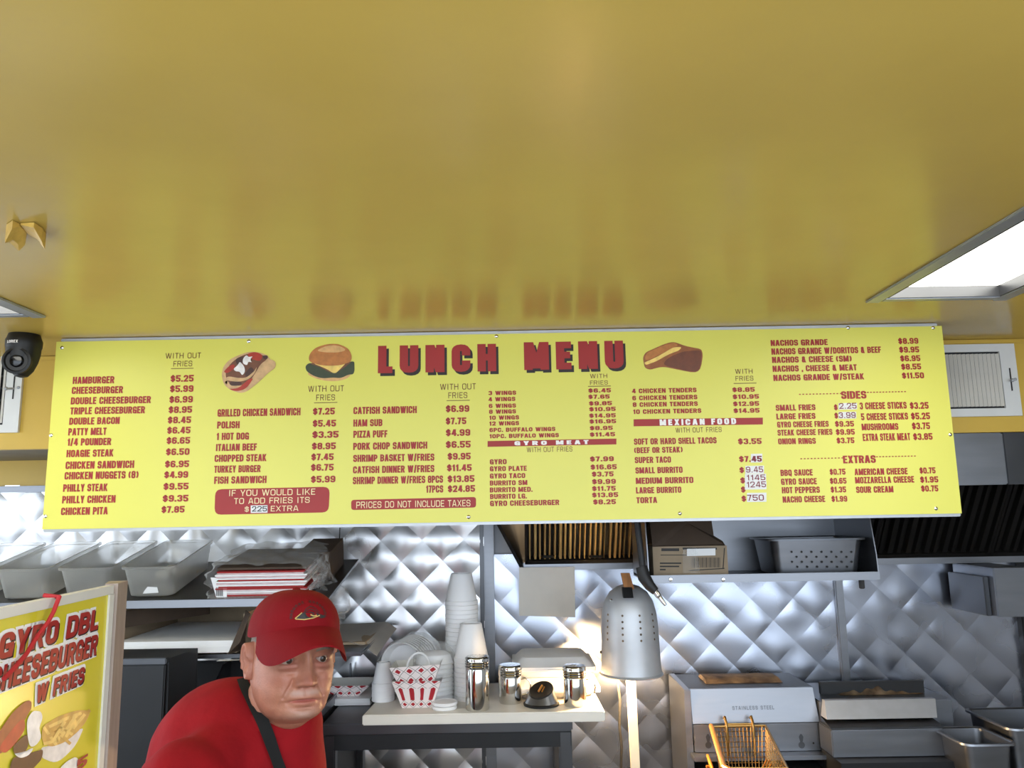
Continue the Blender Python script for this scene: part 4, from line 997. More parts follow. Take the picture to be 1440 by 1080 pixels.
bc = Vector((ax-.03, YL+.0, zr+.035))
mb = MB(); mb.ball(bc, (.03, .03, .034), 24, 14); mb.lathe([(.016, .028), (.014, .075), (0, .075)], bc, 16); 
bl_ = mb.build('bulb', 'bulb', t)
ld = bpy.data.lights.new('bulb_light', 'POINT'); lo_ = bpy.data.objects.new('bulb_light', ld); COL.objects.link(lo_); lo_.parent = t; lo_.location = bc+Vector((0, 0, -.037))-t.location
ld.energy = LAMP_W; ld.color = (1, .66, .32); ld.shadow_soft_size = .03
cpts = [P(868, 952, YL+.04), P(872, 985, YL+.05), P(871, 1020, YL+.05), P(874, 1050, YL+.05), P(873, 1090, YL+.05)]
cpts = [Vector((ax-.03, YL+.03, zr+.12))]+cpts+[Vector((cpts[-1].x, YL+.05, .01))]
mb = MB(); mb.tube(cpts, .0042, 8); mb.build('cord', 'rubber', t)

# blank sheet taped to the hood gutter
yy = YW-.10
c4 = [P(730, 798, yy), P(808, 797, yy), P(809, 868, yy+.05), P(730, 866, yy+.05)]
mb = MB(); mb.slab([c4[0], c4[1], c4[2], c4[3]], (0, .003, 0)); 
t = tag(mb.build('blank_sheet', 'off_white', None, c4[0], 30), 'blank pale sheet hanging from the hood gutter above the clamshell boxes', 'sheet')

# hose with steel nozzle
hp = [P(894, 715, 2.33), P(897, 745, 2.33), P(901, 775, 2.33), P(904, 800, 2.33)]
t = thing('spray_hose', 'black hose with a steel nozzle hanging beside the heat lamp', 'hose', hp[0])
mb = MB(); mb.tube(hp, .0095, 12); mb.build('hose', 'rubber', t)
mb = MB(); g = [P(902, 797, 2.33), P(906, 812, 2.325), P(914, 824, 2.32), P(922, 832, 2.315)]; mb.tube(g, [.017, .019, .016, .012], 14); mb.build('grip', 'rubber', t)
mb = MB(); g = [P(921, 831, 2.315), P(926, 838, 2.31), P(928, 840, 2.31), P(932, 846, 2.305), P(936, 851, 2.30)]; mb.tube(g, [.009, .009, .0065, .006, .0045], 12); mb.build('nozzle', 'chrome', t)
mb = MB(); mb.tube([hp[0], Vector((hp[0].x, hp[0].y+.01, SOF-.012))], .0095, 12); mb.build('hose_end', 'rubber', t)

# ------------------------------------------------------------------ steel wall shelf on the right with carton and perforated pan
yf, yk = 2.36, 2.66
sa, sb = P(912, 812, yf), P(1236, 800, yf)
zs0, zs1 = P(1075, 818, yf).z, P(1075, 806.5, yf).z
t = thing('hood_shelf', 'stainless shelf with a front lip hanging under the right of the menu board', 'shelf', ((sa.x+sb.x)/2, yf, zs0))
ztp = P(1075, 722, yf).z+.02; zbk = P(1075, 722, yk).z
mb = MB(); mb.box((sa.x, yf, zs0+.004), (sb.x, yk, zs0+.01)); mb.build('shelf_plate', 'dark_steel', t)
mb = MB(); mb.box((sa.x, yf-.004, zs0), (sb.x, yf, zs1), .0018); mb.build('front_lip', 'steel', t)
mb = MB(); mb.box((sa.x+.15, yk-.004, zs0+.01), (P(1187, 760, yk).x, yk, zbk)); mb.build('back_plate', 'steel', t)
mb = MB(); mb.box((P(1187, 760, yk).x+.001, yk-.003, zs0+.01), (sb.x, yk, zbk)); mb.build('back_plate', 'dark_steel', t)
for x, pxs in ((sa.x, -1), (sb.x-.003, 1)):
    mb = MB(); ed = -.03 if pxs > 0 else .0
    mb.slab([(x, yf, zs0), (x, yk, zs0), (x, yk, ztp), (x, yf+.035, ztp), (x, yf+.005, zs1+.05)], (.003, 0, 0)); mb.build('end_bracket', 'steel', t)
for px in (943, 1017): q = P(px, 815, yf-.004); mb = MB(); mb.lathe([(.006, 0), (.005, .003), (0, .004)], q, 14, (0, -1, 0)); mb.build('screw', 'chrome', t)
q = P(1212, 824, yf+.02); mb = MB(); mb.box(q+Vector((-.007, -.006, -.008)), Vector((q.x+.007, q.y+.006, zs0+.003)), .002); mb.build('bolt', 'ink', t)
# carton
yc = yf+.03; zb0 = zs0+.0105
k0, k1 = P(919, 800, yc), P(1024, 800, yc); zt0 = P(970, 768, yc).z
t = thing('carton', 'open brown carton with a printed label on the stainless shelf', 'carton', (k0.x, yc, zb0))
mb = MB(); th = .004; dp = .2
mb.box((k0.x, yc, zb0), (k1.x, yc+th, zt0)); mb.box((k0.x, yc+dp-th, zb0), (k1.x, yc+dp, zt0)); mb.box((k0.x, yc+th, zb0), (k0.x+th, yc+dp-th, zt0)); mb.box((k1.x-th, yc+th, zb0), (k1.x, yc+dp-th, zt0)); mb.box((k0.x+th, yc+th, zb0), (k1.x-th, yc+dp-th, zb0+th))
mb.build('box_body', 'cardboard', t, angle=0)
mb = MB(); fz = ztp+.03
mb.slab([(k0.x+.002, yc+.012, zt0), (k1.x-.001, yc+.012, zt0), (k1.x-.003, yc+.035, zt0+.012), (P(1010, 760, yc).x, yc+.05, zt0+.028), (P(1007, 737, yc).x, yc+.08, fz), (k0.x+.004, yc+.08, fz)], (0, .004, 0)); mb.build('flap', 'dark_cardboard', t, angle=0)
FP = Plane((k0.x, yc, zb0), (1, 0, 0), (0, 0, 1))
mb = MB()
for x0, y0, x1, y1 in ((928, 791, 958, 793), (928, 795.5, 955, 797.5), (928, 800, 936, 802), (929, 780, 980, 781), (930, 771, 955, 775), (960, 770, 1008, 773)):
    FP.poly(mb, [(x0, y1), (x1, y1), (x1, y0), (x0, y0)], .0006)
for i in range(22):
    x = 972+i*1.9; w = .5+.5*((i*7) % 3)/2; FP.poly(mb, [(x, 798), (x+w, 798), (x+w, 784), (x, 784)], .0012)
mb.build('print', 'ink', t, angle=0)
mb = MB(); FP.poly(mb, [(966, 782), (1006, 781), (1006, 771), (966, 772)], .0008); mb.build('label', 'label_white', t, angle=0)
mb = MB(); 
for a, b in (((968, 803), (1018, 800)), ((1016, 800), (1018, 771))): FP.poly(mb, [(a[0], a[1]), (b[0]+.01, b[1]), (b[0]+1.4, b[1]-1.4), (a[0]+1.4, a[1]-1.4)], .0009)
mb.build('print_frame', 'ink', t, angle=0)
def tape(x, y):
    q = FP.map(x, y); return FP.pt(q[0], q[1], .0016)
mb = MB(); mb.face([tape(960, 806), tape(984, 806), tape(980, 770), tape(960, 772)]); mb.build('tape', 'film', t, angle=0)
# perforated pan, standing on its long side rim toward us
yp0 = yf+.035; a0, a1 = P(1092, 803, yp0), P(1214, 803, yp0)
zp1 = P(1150, 757, yp0).z; zp0 = zs0+.011
t = thing('perforated_pan', 'stainless steam pan with rows of drain holes on the shelf', 'pan', ((a0.x+a1.x)/2, yp0, zp0))
def pan_ring(mb, x0, x1, y0, y1, z, r, n=5):
    out = []
    for cx, cy, a_ in ((x1-r, y1-r, 0), (x0+r, y1-r, 90), (x0+r, y0+r, 180), (x1-r, y0+r, 270)):
        for k in range(n): a = radians(a_+90*k/(n-1)); out.append(mb.bm.verts.new((cx+r*cos(a), cy+r*sin(a), z)))
    return out
def pan(t, x0, x1, y0, y1, z0, z1, slope, rim, m, r=.02, name='pan_body', th=.0015):
    mb = MB(); 
    def side(e, flip):
        R = [pan_ring(mb, x0+slope+.012, x1-slope-.012, y0+slope+.012, y1-slope-.012, z0+e, r), pan_ring(mb, x0+slope+.002, x1-slope-.002, y0+slope+.002, y1-slope-.002, z0+.005+e, r), pan_ring(mb, x0+e, x1-e, y0+e, y1-e, z1-.003, r), pan_ring(mb, x0-.003, x1+.003, y0-.003, y1+.003, z1-e*.2, r+.003)]
        if not flip: R.append(pan_ring(mb, x0-rim, x1+rim, y0-rim, y1+rim, z1-.0005, r+rim)); R.append(pan_ring(mb, x0-rim-.001, x1+rim+.001, y0-rim-.001, y1+rim+.001, z1-.006, r+rim))
        mb.fv(R[0])
        for A, B in zip(R, R[1:]):
            k = len(A)
            for i in range(k): mb.fv([A[i], A[(i+1) % k], B[(i+1) % k], B[i]])
    side(0, False); side(th, True)
    o = mb.build(name, m, t); return o
po = pan(t, a0.x-.008, a1.x+.008, yp0, yp0+.2, zp0, zp1, .012, .012, 'steel', .022)
for r_, (y, xs_) in enumerate(((776, [1113+i*14 for i in range(7)]), (783, [1120+i*14 for i in range(6)]), (790, [1113.5+i*14 for i in range(7)]), (797, [1121+i*14 for i in range(6)]))):
    for x in xs_:
        f = (P(x, y, yp0).z-zp0)/(zp1-zp0); q = P(x, y, yp0+.012*(1-f)+.001); q.y = yp0+.002+.012*(1-f)-.0028
        mb = MB(); mb.lathe([(.0034, 0), (.0032, .0005), (0, .0005)], q, 10, (0, -1, -.1)); mb.build('drain_hole', 'ink', po)
# box high on the wall at the right edge
yx = 2.58; a, b = P(1404, 868, yx), P(1452, 798, yx)
t = thing('wall_box', 'plain stainless box fixed under the hood at the right edge', 'wall box', ((a.x+b.x)/2, YW-.03, a.z))
mb = MB(); mb.box((a.x, yx, a.z), (b.x, YW-.031, b.z), .003); mb.build('box_body', 'steel', t)
mb = MB(); mb.box((a.x-.018, yx+.03, a.z), (a.x-.001, YW-.031, P(1400, 812, yx).z), .002); mb.build('side_plate', 'dark_steel', t)

# ------------------------------------------------------------------ fryers
def fryer(name, label, kind):
    pass
yr = 2.56
l0, r0 = P(972, 970, yr), P(1146, 968, yr)
zA, zB, zC = P(1060, 970, yr).z, P(1060, 1019, yr-.02).z, P(1060, 1059, yr-.02).z
t = thing('deep_fryer', 'stainless deep fryer with a wire basket hung on its riser', 'fryer', ((l0.x+r0.x)/2, 2.3, 0))
mb = MB(); mb.hexa([(l0.x, yr, zB), (r0.x+.006, yr, zB), (r0.x+.006, yr+.012, zB), (l0.x, yr+.012, zB), (l0.x, yr+.02, zA), (r0.x, yr+.02, zA), (r0.x, yr+.032, zA), (l0.x, yr+.032, zA)]); mb.build('riser', 'steel', t, angle=0)
mb = MB(); mb.box((l0.x+.001, yr-.006, zC), (r0.x+.008, yr+.006, zB-.0015), .002); lp = mb.build('basket_hanger', 'steel', t)
for px in (996, 1127):
    q = P(px, 1042, yr-.007); mb = MB(); mb.slab([q+Vector((x, 0, z)) for x, z in [(.010*cos(a), -.012+.010*sin(a)) for a in [radians(110+k*32) for k in range(11)]]+[(.0045, 0), (.007*cos(.2), .012), (.006*cos(1.2), .02), (-.006*cos(1.2), .02), (-.007*cos(.2), .012), (-.0045, 0)]], (0, .0006, 0)); mb.build('keyhole', 'dark_steel', lp)
q = P(1144, 1045, yr-.007); mb = MB(); mb.lathe([(.003, 0), (0, .0006)], q, 10, (0, -1, 0)); mb.build('hole', 'ink', lp)
mb = MB(); mb.box((l0.x-.012, yr-.05, zC-.014), (r0.x+.008, yr+.004, zC-.001), .002); mb.build('ledge', 'steel', t)
rp = Plane((l0.x, yr, zB), (1, 0, 0), Vector((0, .02, zA-zB)))
mb = MB(); rp.text(mb, 'STAINLESS STEEL', 1030, 998.5, 1089, 5.5, .0008, tx=.25, ty=.2, gap=.35); mb.build('embossed_lettering', 'dark_steel', t, angle=0)
ll = P(962, 962, yr)
mb = MB(); mb.hexa([(l0.x-.022, yr-.43, 0), (l0.x-.002, yr-.43, 0), (l0.x-.002, YW-.04, 0), (l0.x-.022, YW-.04, 0), (l0.x-.022, yr-.06, zA-.12), (l0.x-.002, yr-.06, zA-.12), (l0.x-.002, YW-.04, zA+.005), (l0.x-.022, YW-.04, zA+.005)])
mb.bm.free()
mb = MB(); mb.box((l0.x-.022, yr+.004, .4), (l0.x-.001, YW-.035, zA+.002), .002); mb.build('left_panel', 'steel', t)
mb = MB(); mb.box((l0.x-.021, yr-.42, .1), (r0.x+.008, YW-.036, zC-.05), .003); mb.build('cabinet', 'dark_steel', t)
mb = MB(); mb.box((l0.x-.018, yr+.0335, zA-.05), (r0.x+.006, YW-.04, zA+.0), .003); mb.build('flue', 'black_steel', t)
fl0, fl1 = P(992, 960, yr+.1), P(1099, 955, yr+.1)
mb = MB(); mb.hexa([(fl0.x, yr+.09, zA+.001), (fl1.x, yr+.09, zA+.001), (fl1.x, yr+.2, zA+.001), (fl0.x, yr+.2, zA+.001), (fl0.x+.004, yr+.12, P(1045, 953, yr+.12).z), (fl1.x-.004, yr+.12, P(1045, 953, yr+.12).z), (fl1.x-.004, yr+.19, P(1045, 953, yr+.12).z), (fl0.x+.004, yr+.19, P(1045, 953, yr+.12).z)]); mb.build('flue_cap', 'grease', t)
for x in (l0.x, r0.x-.03):
    for y in (yr-.40, YW-.1): mb = MB(); mb.lathe([(.022, 0), (.02, .1)], (x+.015, y, 0), 16); mb.build('foot', 'black_steel', t)
# basket
def wire_basket(label, A, B, C, D, drop, n1, n2, hooks):
    # A,B back rim left/right; C,D front rim right/left
    A, B, C, D = (Vector(v) for v in (A, B, C, D))
    t = thing('fryer_basket', label, 'fryer basket', (A+B+C+D)/4-Vector((0, 0, drop)), 'fryer baskets')
    cen = (A+B+C+D)/4
    lowp = [v.lerp(cen, .16)-Vector((0, 0, drop)) for v in (A, B, C, D)]
    a, b, c, d = lowp
    mb = MB(); mb.tube([A, B, C, D, A], .0042, 8); mb.build('rim', 'wire', t)
    mb = MB(); w = .0011
    def mesh_(p, q, r, s, n, m):
        for i in range(n+1): f = i/n; mb.tube([p.lerp(q, f), s.lerp(r, f)], w, 4)
        for i in range(1, m+1): f = i/m; mb.tube([p.lerp(s, f), q.lerp(r, f)], w, 4)
    mesh_(A, B, b, a, 14, 9); mesh_(D, C, c, d, 14, 9); mesh_(A, D, d, a, 18, 9); mesh_(B, C, c, b, 18, 9); mesh_(a, b, c, d, 14, 18)
    mb.build('wire_mesh', 'wire', t)
    mb = MB()
    for f in (.26, .76):
        p = A.lerp(B, f); mb.tube([p+Vector((0, -.004, -.10)), p+Vector((0, -.004, -.005)), p+Vector((0, 0, .012)), p+Vector((0, .014, .024)), p+Vector((0, .024, .018))], .0042, 8)
    p, q = A.lerp(B, .26), A.lerp(B, .76); mb.tube([p+Vector((0, .002, .006)), q+Vector((0, .002, .006))], .0032, 8); mb.build('hook', 'wire', t)
    return t
yb1 = yr-.035
BA_, BB_ = P(1002, 1022, yb1), P(1077, 1024, yb1)
BB_.z = BA_.z
fy = yr-.36
D_ = PZ(1021, 1081, BA_.z-.012); C_ = PZ(1108, 1082, BA_.z-.012)
t = wire_basket('golden wire fryer basket hanging on the left fryer riser', BA_, BB_, C_, D_, .125, 14, 9, True)
mb = MB(); d = (D_-BA_).normalized(); mb.tube([BA_+Vector((-.004, 0, .002)), D_+Vector((-.006, 0, .004))], .0075, 10); mb.tube([D_+Vector((-.006, 0, .004)), D_+d*.13+Vector((.05, 0, .01))], .008, 10); mb.build('handle', 'gold_bar', t)  # gold colour holds the warm light on the basket's left rim wires
# prongs inside the basket
t2 = thing('wire_rack', 'orange wire rack lying inside the fryer basket', 'wire rack', PZ(1075, 1076, BA_.z-.06))
mb = MB()
for i in range(7):
    p = P(1070+i*4.5, 1086, 2.36); q = P(1078+i*4.2, 1068+1.2*i, 2.42); mb.tube([p, q], .0022, 6)
mb.tube([P(1068, 1084, 2.36), P(1104, 1084, 2.36)], .0025, 6)
mb.build('rack_wires', 'gold_bar', t2)
# left tongs-like bar
t3 = thing('steel_tongs', 'slim brass coloured tongs standing left of the fryer basket', 'tongs', P(1000, 1085, 2.42))
mb = MB(); mb.tube([P(995, 1062, 2.50), P(1003, 1086, 2.44), P(1009, 1110, 2.40)], [.0045, .006, .006], 8); mb.build('arm', 'gold_bar', t3)
mb = MB(); mb.tube([P(993, 1078, 2.47), P(1001, 1078, 2.47), P(1004, 1100, 2.41)], .0045, 8); mb.build('arm', 'gold_bar', t3)

# second fryer with its cover
y2 = 2.50
L, R2 = P(1151, 985, y2+.06), P(1336, 983, y2+.06)
t = thing('deep_fryer', 'stainless deep fryer with a slanted cover to the right of the basket', 'fryer', ((L.x+R2.x)/2, 2.3, 0))
zt2 = P(1240, 984, y2+.06).z
mb = MB(); mb.box((L.x, y2+.05, .1), (R2.x, YW-.036, zt2), .003); mb.build('cabinet', 'steel', t)
m0, m1 = P(1158, 984, y2+.04), P(1313, 982, y2+.04); n0, n1_ = P(1163, 1012, y2), P(1318, 1010, y2)
mb = MB(); mb.hexa([(n0.x, y2, n0.z), (n1_.x, y2, n0.z), (n1_.x, y2+.049, n0.z), (n0.x, y2+.049, n0.z), (m0.x, y2+.03, m0.z), (m1.x, y2+.03, m0.z), (m1.x, y2+.049, m0.z), (m0.x, y2+.049, m0.z)]); mb.build('cover_top', 'galv', t, angle=0)
o0, o1 = P(1168, 1026, y2-.05), P(1327, 1024, y2-.05); u0 = P(1170, 1065, y2-.05)
mb = MB(); mb.hexa([(o0.x, y2-.05, o0.z), (o1.x, y2-.05, o0.z), (n1_.x, y2+.048, n0.z-.022), (n0.x, y2+.048, n0.z-.022), (o0.x, y2-.05, o0.z+.004), (o1.x, y2-.05, o0.z+.004), (n1_.x, y2+.048, n0.z-.003), (n0.x, y2+.048, n0.z-.003)]); mb.build('cover_step', 'dark_steel', t, angle=0)
mb = MB(); mb.box((o0.x, y2-.054, u0.z), (o1.x, y2+.045, o0.z-.001), .003); mb.build('cover_front', 'steel', t)
mb = MB(); mb.box((o0.x+.004, y2-.1, .12), (o1.x-.004, y2+.046, u0.z-.002)); mb.build('tank_front', 'black_steel', t)
k0, k1 = P(1153, 960, y2+.14), P(1299, 958, y2+.14)
mb = MB(); mb.box((k0.x, y2+.14, zt2+.0), (k1.x, y2+.155, P(1226, 958, y2+.14).z), .002); mb.build('flue_back', 'black_steel', t)
mb = MB(); 
def gr(u, v):
    x = k0.x+.055+(k1.x-k0.x-.07)*u; h = .0125*(.7+.3*sin(17*u)+.25*sin(41*u))*max(0, sin(pi*min(1, u*1.15)))
    return (x, y2+.139-.03*v*0-.018*(1-v), zt2+.001+h*v*1.6)
mb.grid(gr, 40, 4); mb.build('grease_crust', 'grease', t)
for x in (L.x+.02, R2.x-.05):
    for y in (y2+.08, YW-.1): mb = MB(); mb.lathe([(.022, 0), (.02, .1)], (x+.015, y, 0), 16); mb.build('foot', 'black_steel', t)
# steam pans at the lower right on a stand
ypA = P(1380, 1050, 2.28)
zR = ypA.z
c0, c1 = PZ(1343, 1047, zR), PZ(1430, 1047, zR)
d0 = PZ(1345, 1029, zR)
x0, x1 = P(1362, 1050, c0.y).x, P(1428, 1050, c0.y).x
t = thing('steam_pan', 'deep empty stainless pan at the lower right corner, nearer one', 'pan', ((x0+x1)/2, c0.y+.1, zR-.12), 'stainless pans at the lower right')
pan(t, x0, x1, c0.y+.01, c0.y+.17, zR-.12, zR, .006, .012, 'steel', .018)
xx0 = x1+.035
t = thing('steam_pan', 'stainless pan behind the nearer one, cut off by the right edge', 'pan', (xx0+.08, c0.y+.2, zR-.11), 'stainless pans at the lower right')
yq = c0.y+.09
pan(t, P(1402, 1020, yq+.03).x+.04, P(1402, 1020, yq+.03).x+.24, yq, yq+.24, zR-.11, zR+.012, .006, .012, 'steel', .018) if 0 else pan(t, xx0, xx0+.2, yq-.02, yq+.2, zR-.11, zR+.022, .006, .012, 'steel', .018)
sx0 = R2.x+.012
t = thing('pan_stand', 'low steel stand carrying the steam pans at the right', 'stand', ((sx0+XR)/2, 2.5, 0))
mb = MB(); mb.box((sx0, c0.y-.05, zR-.15), (XR-.06, YW-.04, zR-.1205), .003); mb.build('top', 'dark_steel', t)
for x in (sx0+.01, XR-.1):
    for y in (c0.y-.04, YW-.08): mb = MB(); mb.box((x, y, 0), (x+.03, y+.03, zR-.15), .002); mb.build('leg', 'dark_steel', t)

# unseen jar lamp added inside the hood for the warm glow on the filters
q = Vector((P(850, 735, 2.6).x, YW-.17, SOF-.018))
t = thing('added_hood_lamp', 'unseen warm jar lamp added inside the hood behind the menu board', 'lamp', q)
mb = MB(); mb.lathe([(.045, 0), (.045, -.02), (.03, -.03), (0, -.03)], q, 24); mb.build('lamp_base', 'dark_steel', t)
mb = MB(); mb.lathe([(0, -.03), (.026, -.031), (.03, -.06), (.022, -.085), (0, -.094)], q, 24); mb.build('bulb', 'bulb', t)
ld = bpy.data.lights.new('added_hood_light', 'POINT'); lo_ = bpy.data.objects.new('added_hood_light', ld); COL.objects.link(lo_); lo_.parent = t; lo_.location = (0, -.0, -.135)
ld.energy = HOOD_W; ld.color = (1, .76, .46); ld.shadow_soft_size = .03
# ------------------------------------------------------------------ left side: slanted rack shelf with tubs
ysf = 2.24
zsf = P(200, 846, ysf).z; ysb = 2.60; zsb = P(270, 797, ysb).z
sl_ = (zsb-zsf)/(ysb-ysf); ang = math.atan(sl_)
xs1 = P(462, 842, ysf).x
t = thing('rack_shelf', 'slanted dark steel shelf holding the clear tubs and the wrapped trays', 'shelf', (-1.2, ysf, zsf))
def on(x, y, off=0.0): return Vector((x, y, zsf+sl_*(y-ysf)))+Vector((0, -sin(ang), cos(ang)))*off
mb = MB(); mb.hexa([on(XL+.01, ysf, -.008), on(xs1, ysf, -.008), on(xs1, ysb+.06, -.008), on(XL+.01, ysb+.06, -.008), on(XL+.01, ysf), on(xs1, ysf), on(xs1, ysb+.06), on(XL+.01, ysb+.06)]); mb.build('shelf_plate', 'dark_steel', t, angle=0)
mb = MB(); p = on(0, ysf); mb.box((XL+.01, ysf-.006, p.z-.018), (xs1, ysf-.0005, p.z+.003), .002); mb.build('front_lip', 'steel', t)
for x in (XL+.2, xs1-.30):
    mb = MB(); mb.slab([on(x, ysf+.05, -.009), on(x, YW-.03, -.009), (x, YW-.03, zsf+.01)], (.004, 0, 0)); mb.build('bracket', 'dark_steel', t)
# tubs
F = Vector((0, cos(ang), sin(ang))); U_ = Vector((0, -sin(ang), cos(ang)))
def tub(label, xf, w=.158, d=.335, h=.090, skew=-.0):
    o = on(xf, ysf+.02, .001)
    t = thing('plastic_tub', label, 'tub', o, 'clear plastic tubs on the slanted shelf')
    M = lambda x, y, z: o+Vector((1, 0, 0))*(x+skew*y)+F*y+U_*z
    mb = MB()
    def ring(m_, z, r, n=5, g=0):
        out = []; x0, x1, y0, y1 = m_, w-m_, m_-g, d-m_+g
        for cx, cy, a_ in ((x1-r, y1-r, 0), (x0+r, y1-r, 90), (x0+r, y0+r, 180), (x1-r, y0+r, 270)):
            for k in range(n): a = radians(a_+90*k/(n-1)); out.append(mb.bm.verts.new(M(cx+r*cos(a), cy+r*sin(a), z)))
        return out
    R_ = [ring(.024, .0, .02), ring(.016, .004, .022), ring(.006, h*.9, .022), ring(.0, h*.92, .022), ring(.0, h, .022), ring(.005, h, .02), ring(.008, h*.9, .02), ring(.018, .006, .02), ring(.022, .003, .02)]
    for A, B in zip(R_, R_[1:]):
        k = len(A)
        for i in range(k): mb.fv([A[i], A[(i+1) % k], B[(i+1) % k], B[i]])
    mb.fv(R_[0]); mb.fv(R_[-1]); body = mb.build('tub_body', 'clear_tub', t)
    return t, M
xA = P(166, 803, ysf).x; pitch = 88*ysf/FPX
labs = ['clear plastic tub at the right end of the row, holding onion scraps', 'clear plastic tub second from the right of the row above the poster', 'clear plastic tub third from the right of the row above the poster', 'clear plastic tub at the left edge of the photo']
for k in range(4):
    t, M = tub(labs[k], xA-k*pitch, skew=-.045)
    if k == 0:
        for i in range(5):
            mb = MB(); mb.ball(M(.05+.018*i, .18+.03*(i % 3), .02+.008*(i % 2)), (.024, .026, .014), 14, 8, Matrix.Rotation(i, 3, 'Z')); o = mb.build('onion_scrap', 'onion', None, M(.05+.018*i, .18+.03*(i % 3), .01)); tag(o, 'chopped onion scraps lying in the right end tub', 'onion', 'onion scraps in the tub')
        LP = lambda x, z: M(x, .0125-.011*z/.098*.9, z)
        mb = MB(); mb.face([LP(.06, .012), LP(.105, .014), LP(.102, .030), (LP(.075, .032)), LP(.065, .02)]); mb.build('sticker', 'label_white', t, angle=0)
# wrapped pack of paper trays
yk0 = ysf+.03
pL, pR = P(303, 838, yk0), P(432, 836, yk0)
hh = P(360, 800, yk0+.01).z-on(0, yk0).z
t = thing('tray_pack', 'pack of red striped paper trays wrapped in clear plastic on the slanted shelf', 'tray pack', on(pL.x, yk0, .001))
mats_ = ['check_paper', 'letter_red']
n = 15
for i in range(n):
    z0 = .001+(hh-.004)*i/n; z1 = .001+(hh-.004)*(i+.8)/n; e = .003*((i*3) % 4)
    q = [on(pL.x+e, yk0, z0), on(pR.x-e, yk0, z0), on(pR.x-e, yk0+.2, z0), on(pL.x+e, yk0+.2, z0), on(pL.x+e, yk0, z1), on(pR.x-e, yk0, z1), on(pR.x-e, yk0+.2, z1), on(pL.x+e, yk0+.2, z1)]
    mb = MB(); mb.hexa(q); mb.build('paper_tray', 'letter_red' if i in (0, 4, 5, 9, 14) else ('paper_pink' if i % 2 else 'paper'), t, angle=0)
mb = MB(); q = [on(pL.x+.006, yk0+.004, hh), on(pR.x, yk0+.004, hh), on(pR.x+.012, yk0+.22, hh), on(pL.x+.02, yk0+.22, hh)]
mb.slab(q, U_*.006); mb.build('cardboard_top', 'dark_cardboard', t, angle=0)
lp_ = Plane(on(pL.x, yk0-.003, 0), (1, 0, 0), (0, 0, 1))
mb = MB(); lp_.poly(mb, [(304, 840), (319, 840), (319, 813), (296, 812)], .0); lab = mb.build('label', 'label_white', t, angle=0)
mb = MB(); 
c_ = lp_.map(309, 819.5); mb.face([lp_.pt(c_[0]+.0095*cos(a), c_[1]+.0095*sin(a), .001) for a in [2*pi*k/20 for k in range(20)]]); mb.build('round_mark', 'label_green', lab, angle=0)
mb = MB()
for i in range(6): lp_.poly(mb, [(304+i*1.7, 838), (304.9+i*1.7, 838), (304.9+i*1.7, 826), (304+i*1.7, 826)], .001)
mb.build('barcode', 'ink', lab, angle=0)
c0_ = on((pL.x+pR.x)/2, yk0+.11, hh/2)
def wrap(u, v):
    a = 2*pi*u; cx, cz = cos(a), sin(a)
    k = 1/max(abs(cx), abs(cz))**.8
    w2, h2 = (pR.x-pL.x)/2+.016, hh/2+.009
    L0 = -.13+.27*v
    wob = 1+.05*sin(7*a+13*v)+.04*sin(15*a-21*v)+.03*sin(31*v)
    return c0_+Vector((w2*cx*k*wob, 0, 0))+F*L0+U_*max(-hh/2+.001, (h2+.012)*cz*k*wob)
mb = MB(); mb.grid(wrap, 60, 22, True); mb.build('plastic_wrap', 'film', t)
# loose crumpled plastic hanging off the right end
def loose(u, v):
    p = P(440+(26+24*v)*u+9*sin(6*v+4*u)+14*noise.noise((u*4, v*6, 1)), 782+104*v-14*u*v+10*noise.noise((u*5, v*7, 5)), 2.33+.07*u+.06*noise.noise((u*3, v*5, 9))+.045*noise.noise((u*9, v*13, 3)))
    return p
mb = MB(); mb.grid(loose, 40, 60); solo(mb, 'plastic_film', 'film', 'loose crumpled sheet of clear plastic hanging off the end of the slanted shelf', 'plastic film', P(460, 800, 2.33))
# second brown carton on the shelf behind the plastic, with a wire above
a, b = P(425, 832, 2.46), P(470, 785, 2.46)
mb = MB(); q = [on(a.x, 2.42, .001), on(b.x, 2.42, .001), on(b.x, 2.6, .001), on(a.x, 2.6, .001), on(a.x, 2.42, .085), on(b.x, 2.42, .085), on(b.x, 2.6, .085), on(a.x, 2.6, .085)]
mb.hexa(q); solo(mb, 'small_carton', 'dark_cardboard', 'small brown carton behind the crumpled plastic at the end of the slanted shelf', 'carton', on(a.x, 2.42, .001), angle=0)
mb = MB(); mb.tube([P(478, 742, YW-.03), P(477, 770, YW-.035), P(478, 800, YW-.05)], .0022, 6); solo(mb, 'hanging_wire', 'ink', 'thin dark wire hanging down the quilted wall behind the crumpled plastic', 'wire', P(478, 742, YW-.03))

# ------------------------------------------------------------------ lower shelf with cartons of paper sheets
yl0 = 2.26; zl = P(250, 921, yl0).z; xl1 = P(518, 920, yl0+.1).x
t = thing('lower_shelf', 'flat steel shelf under the slanted one, carrying the cartons of paper', 'shelf', (-1.0, yl0, zl))
mb = MB(); mb.box((XL+.01, yl0, zl-.012), (xl1, YW-.03, zl-.001), .003); mb.build('shelf_plate', 'dark_steel', t)
for x in (XL+.25, -1.22): mb = MB(); mb.slab([(x, yl0+.06, zl-.013), (x, YW-.03, zl-.013), (x, YW-.03, zl-.2)], (.004, 0, 0)); mb.build('bracket', 'dark_steel', t)
c0x, c1x = P(158, 900, yl0).x, P(334, 900, yl0+.02).x; dp = .42
ztp = P(250, 852, yl0).z+.0
t = thing('paper_carton', 'open brown carton with its front folded away on the lower shelf, left of the man', 'carton', (c0x, yl0, zl))
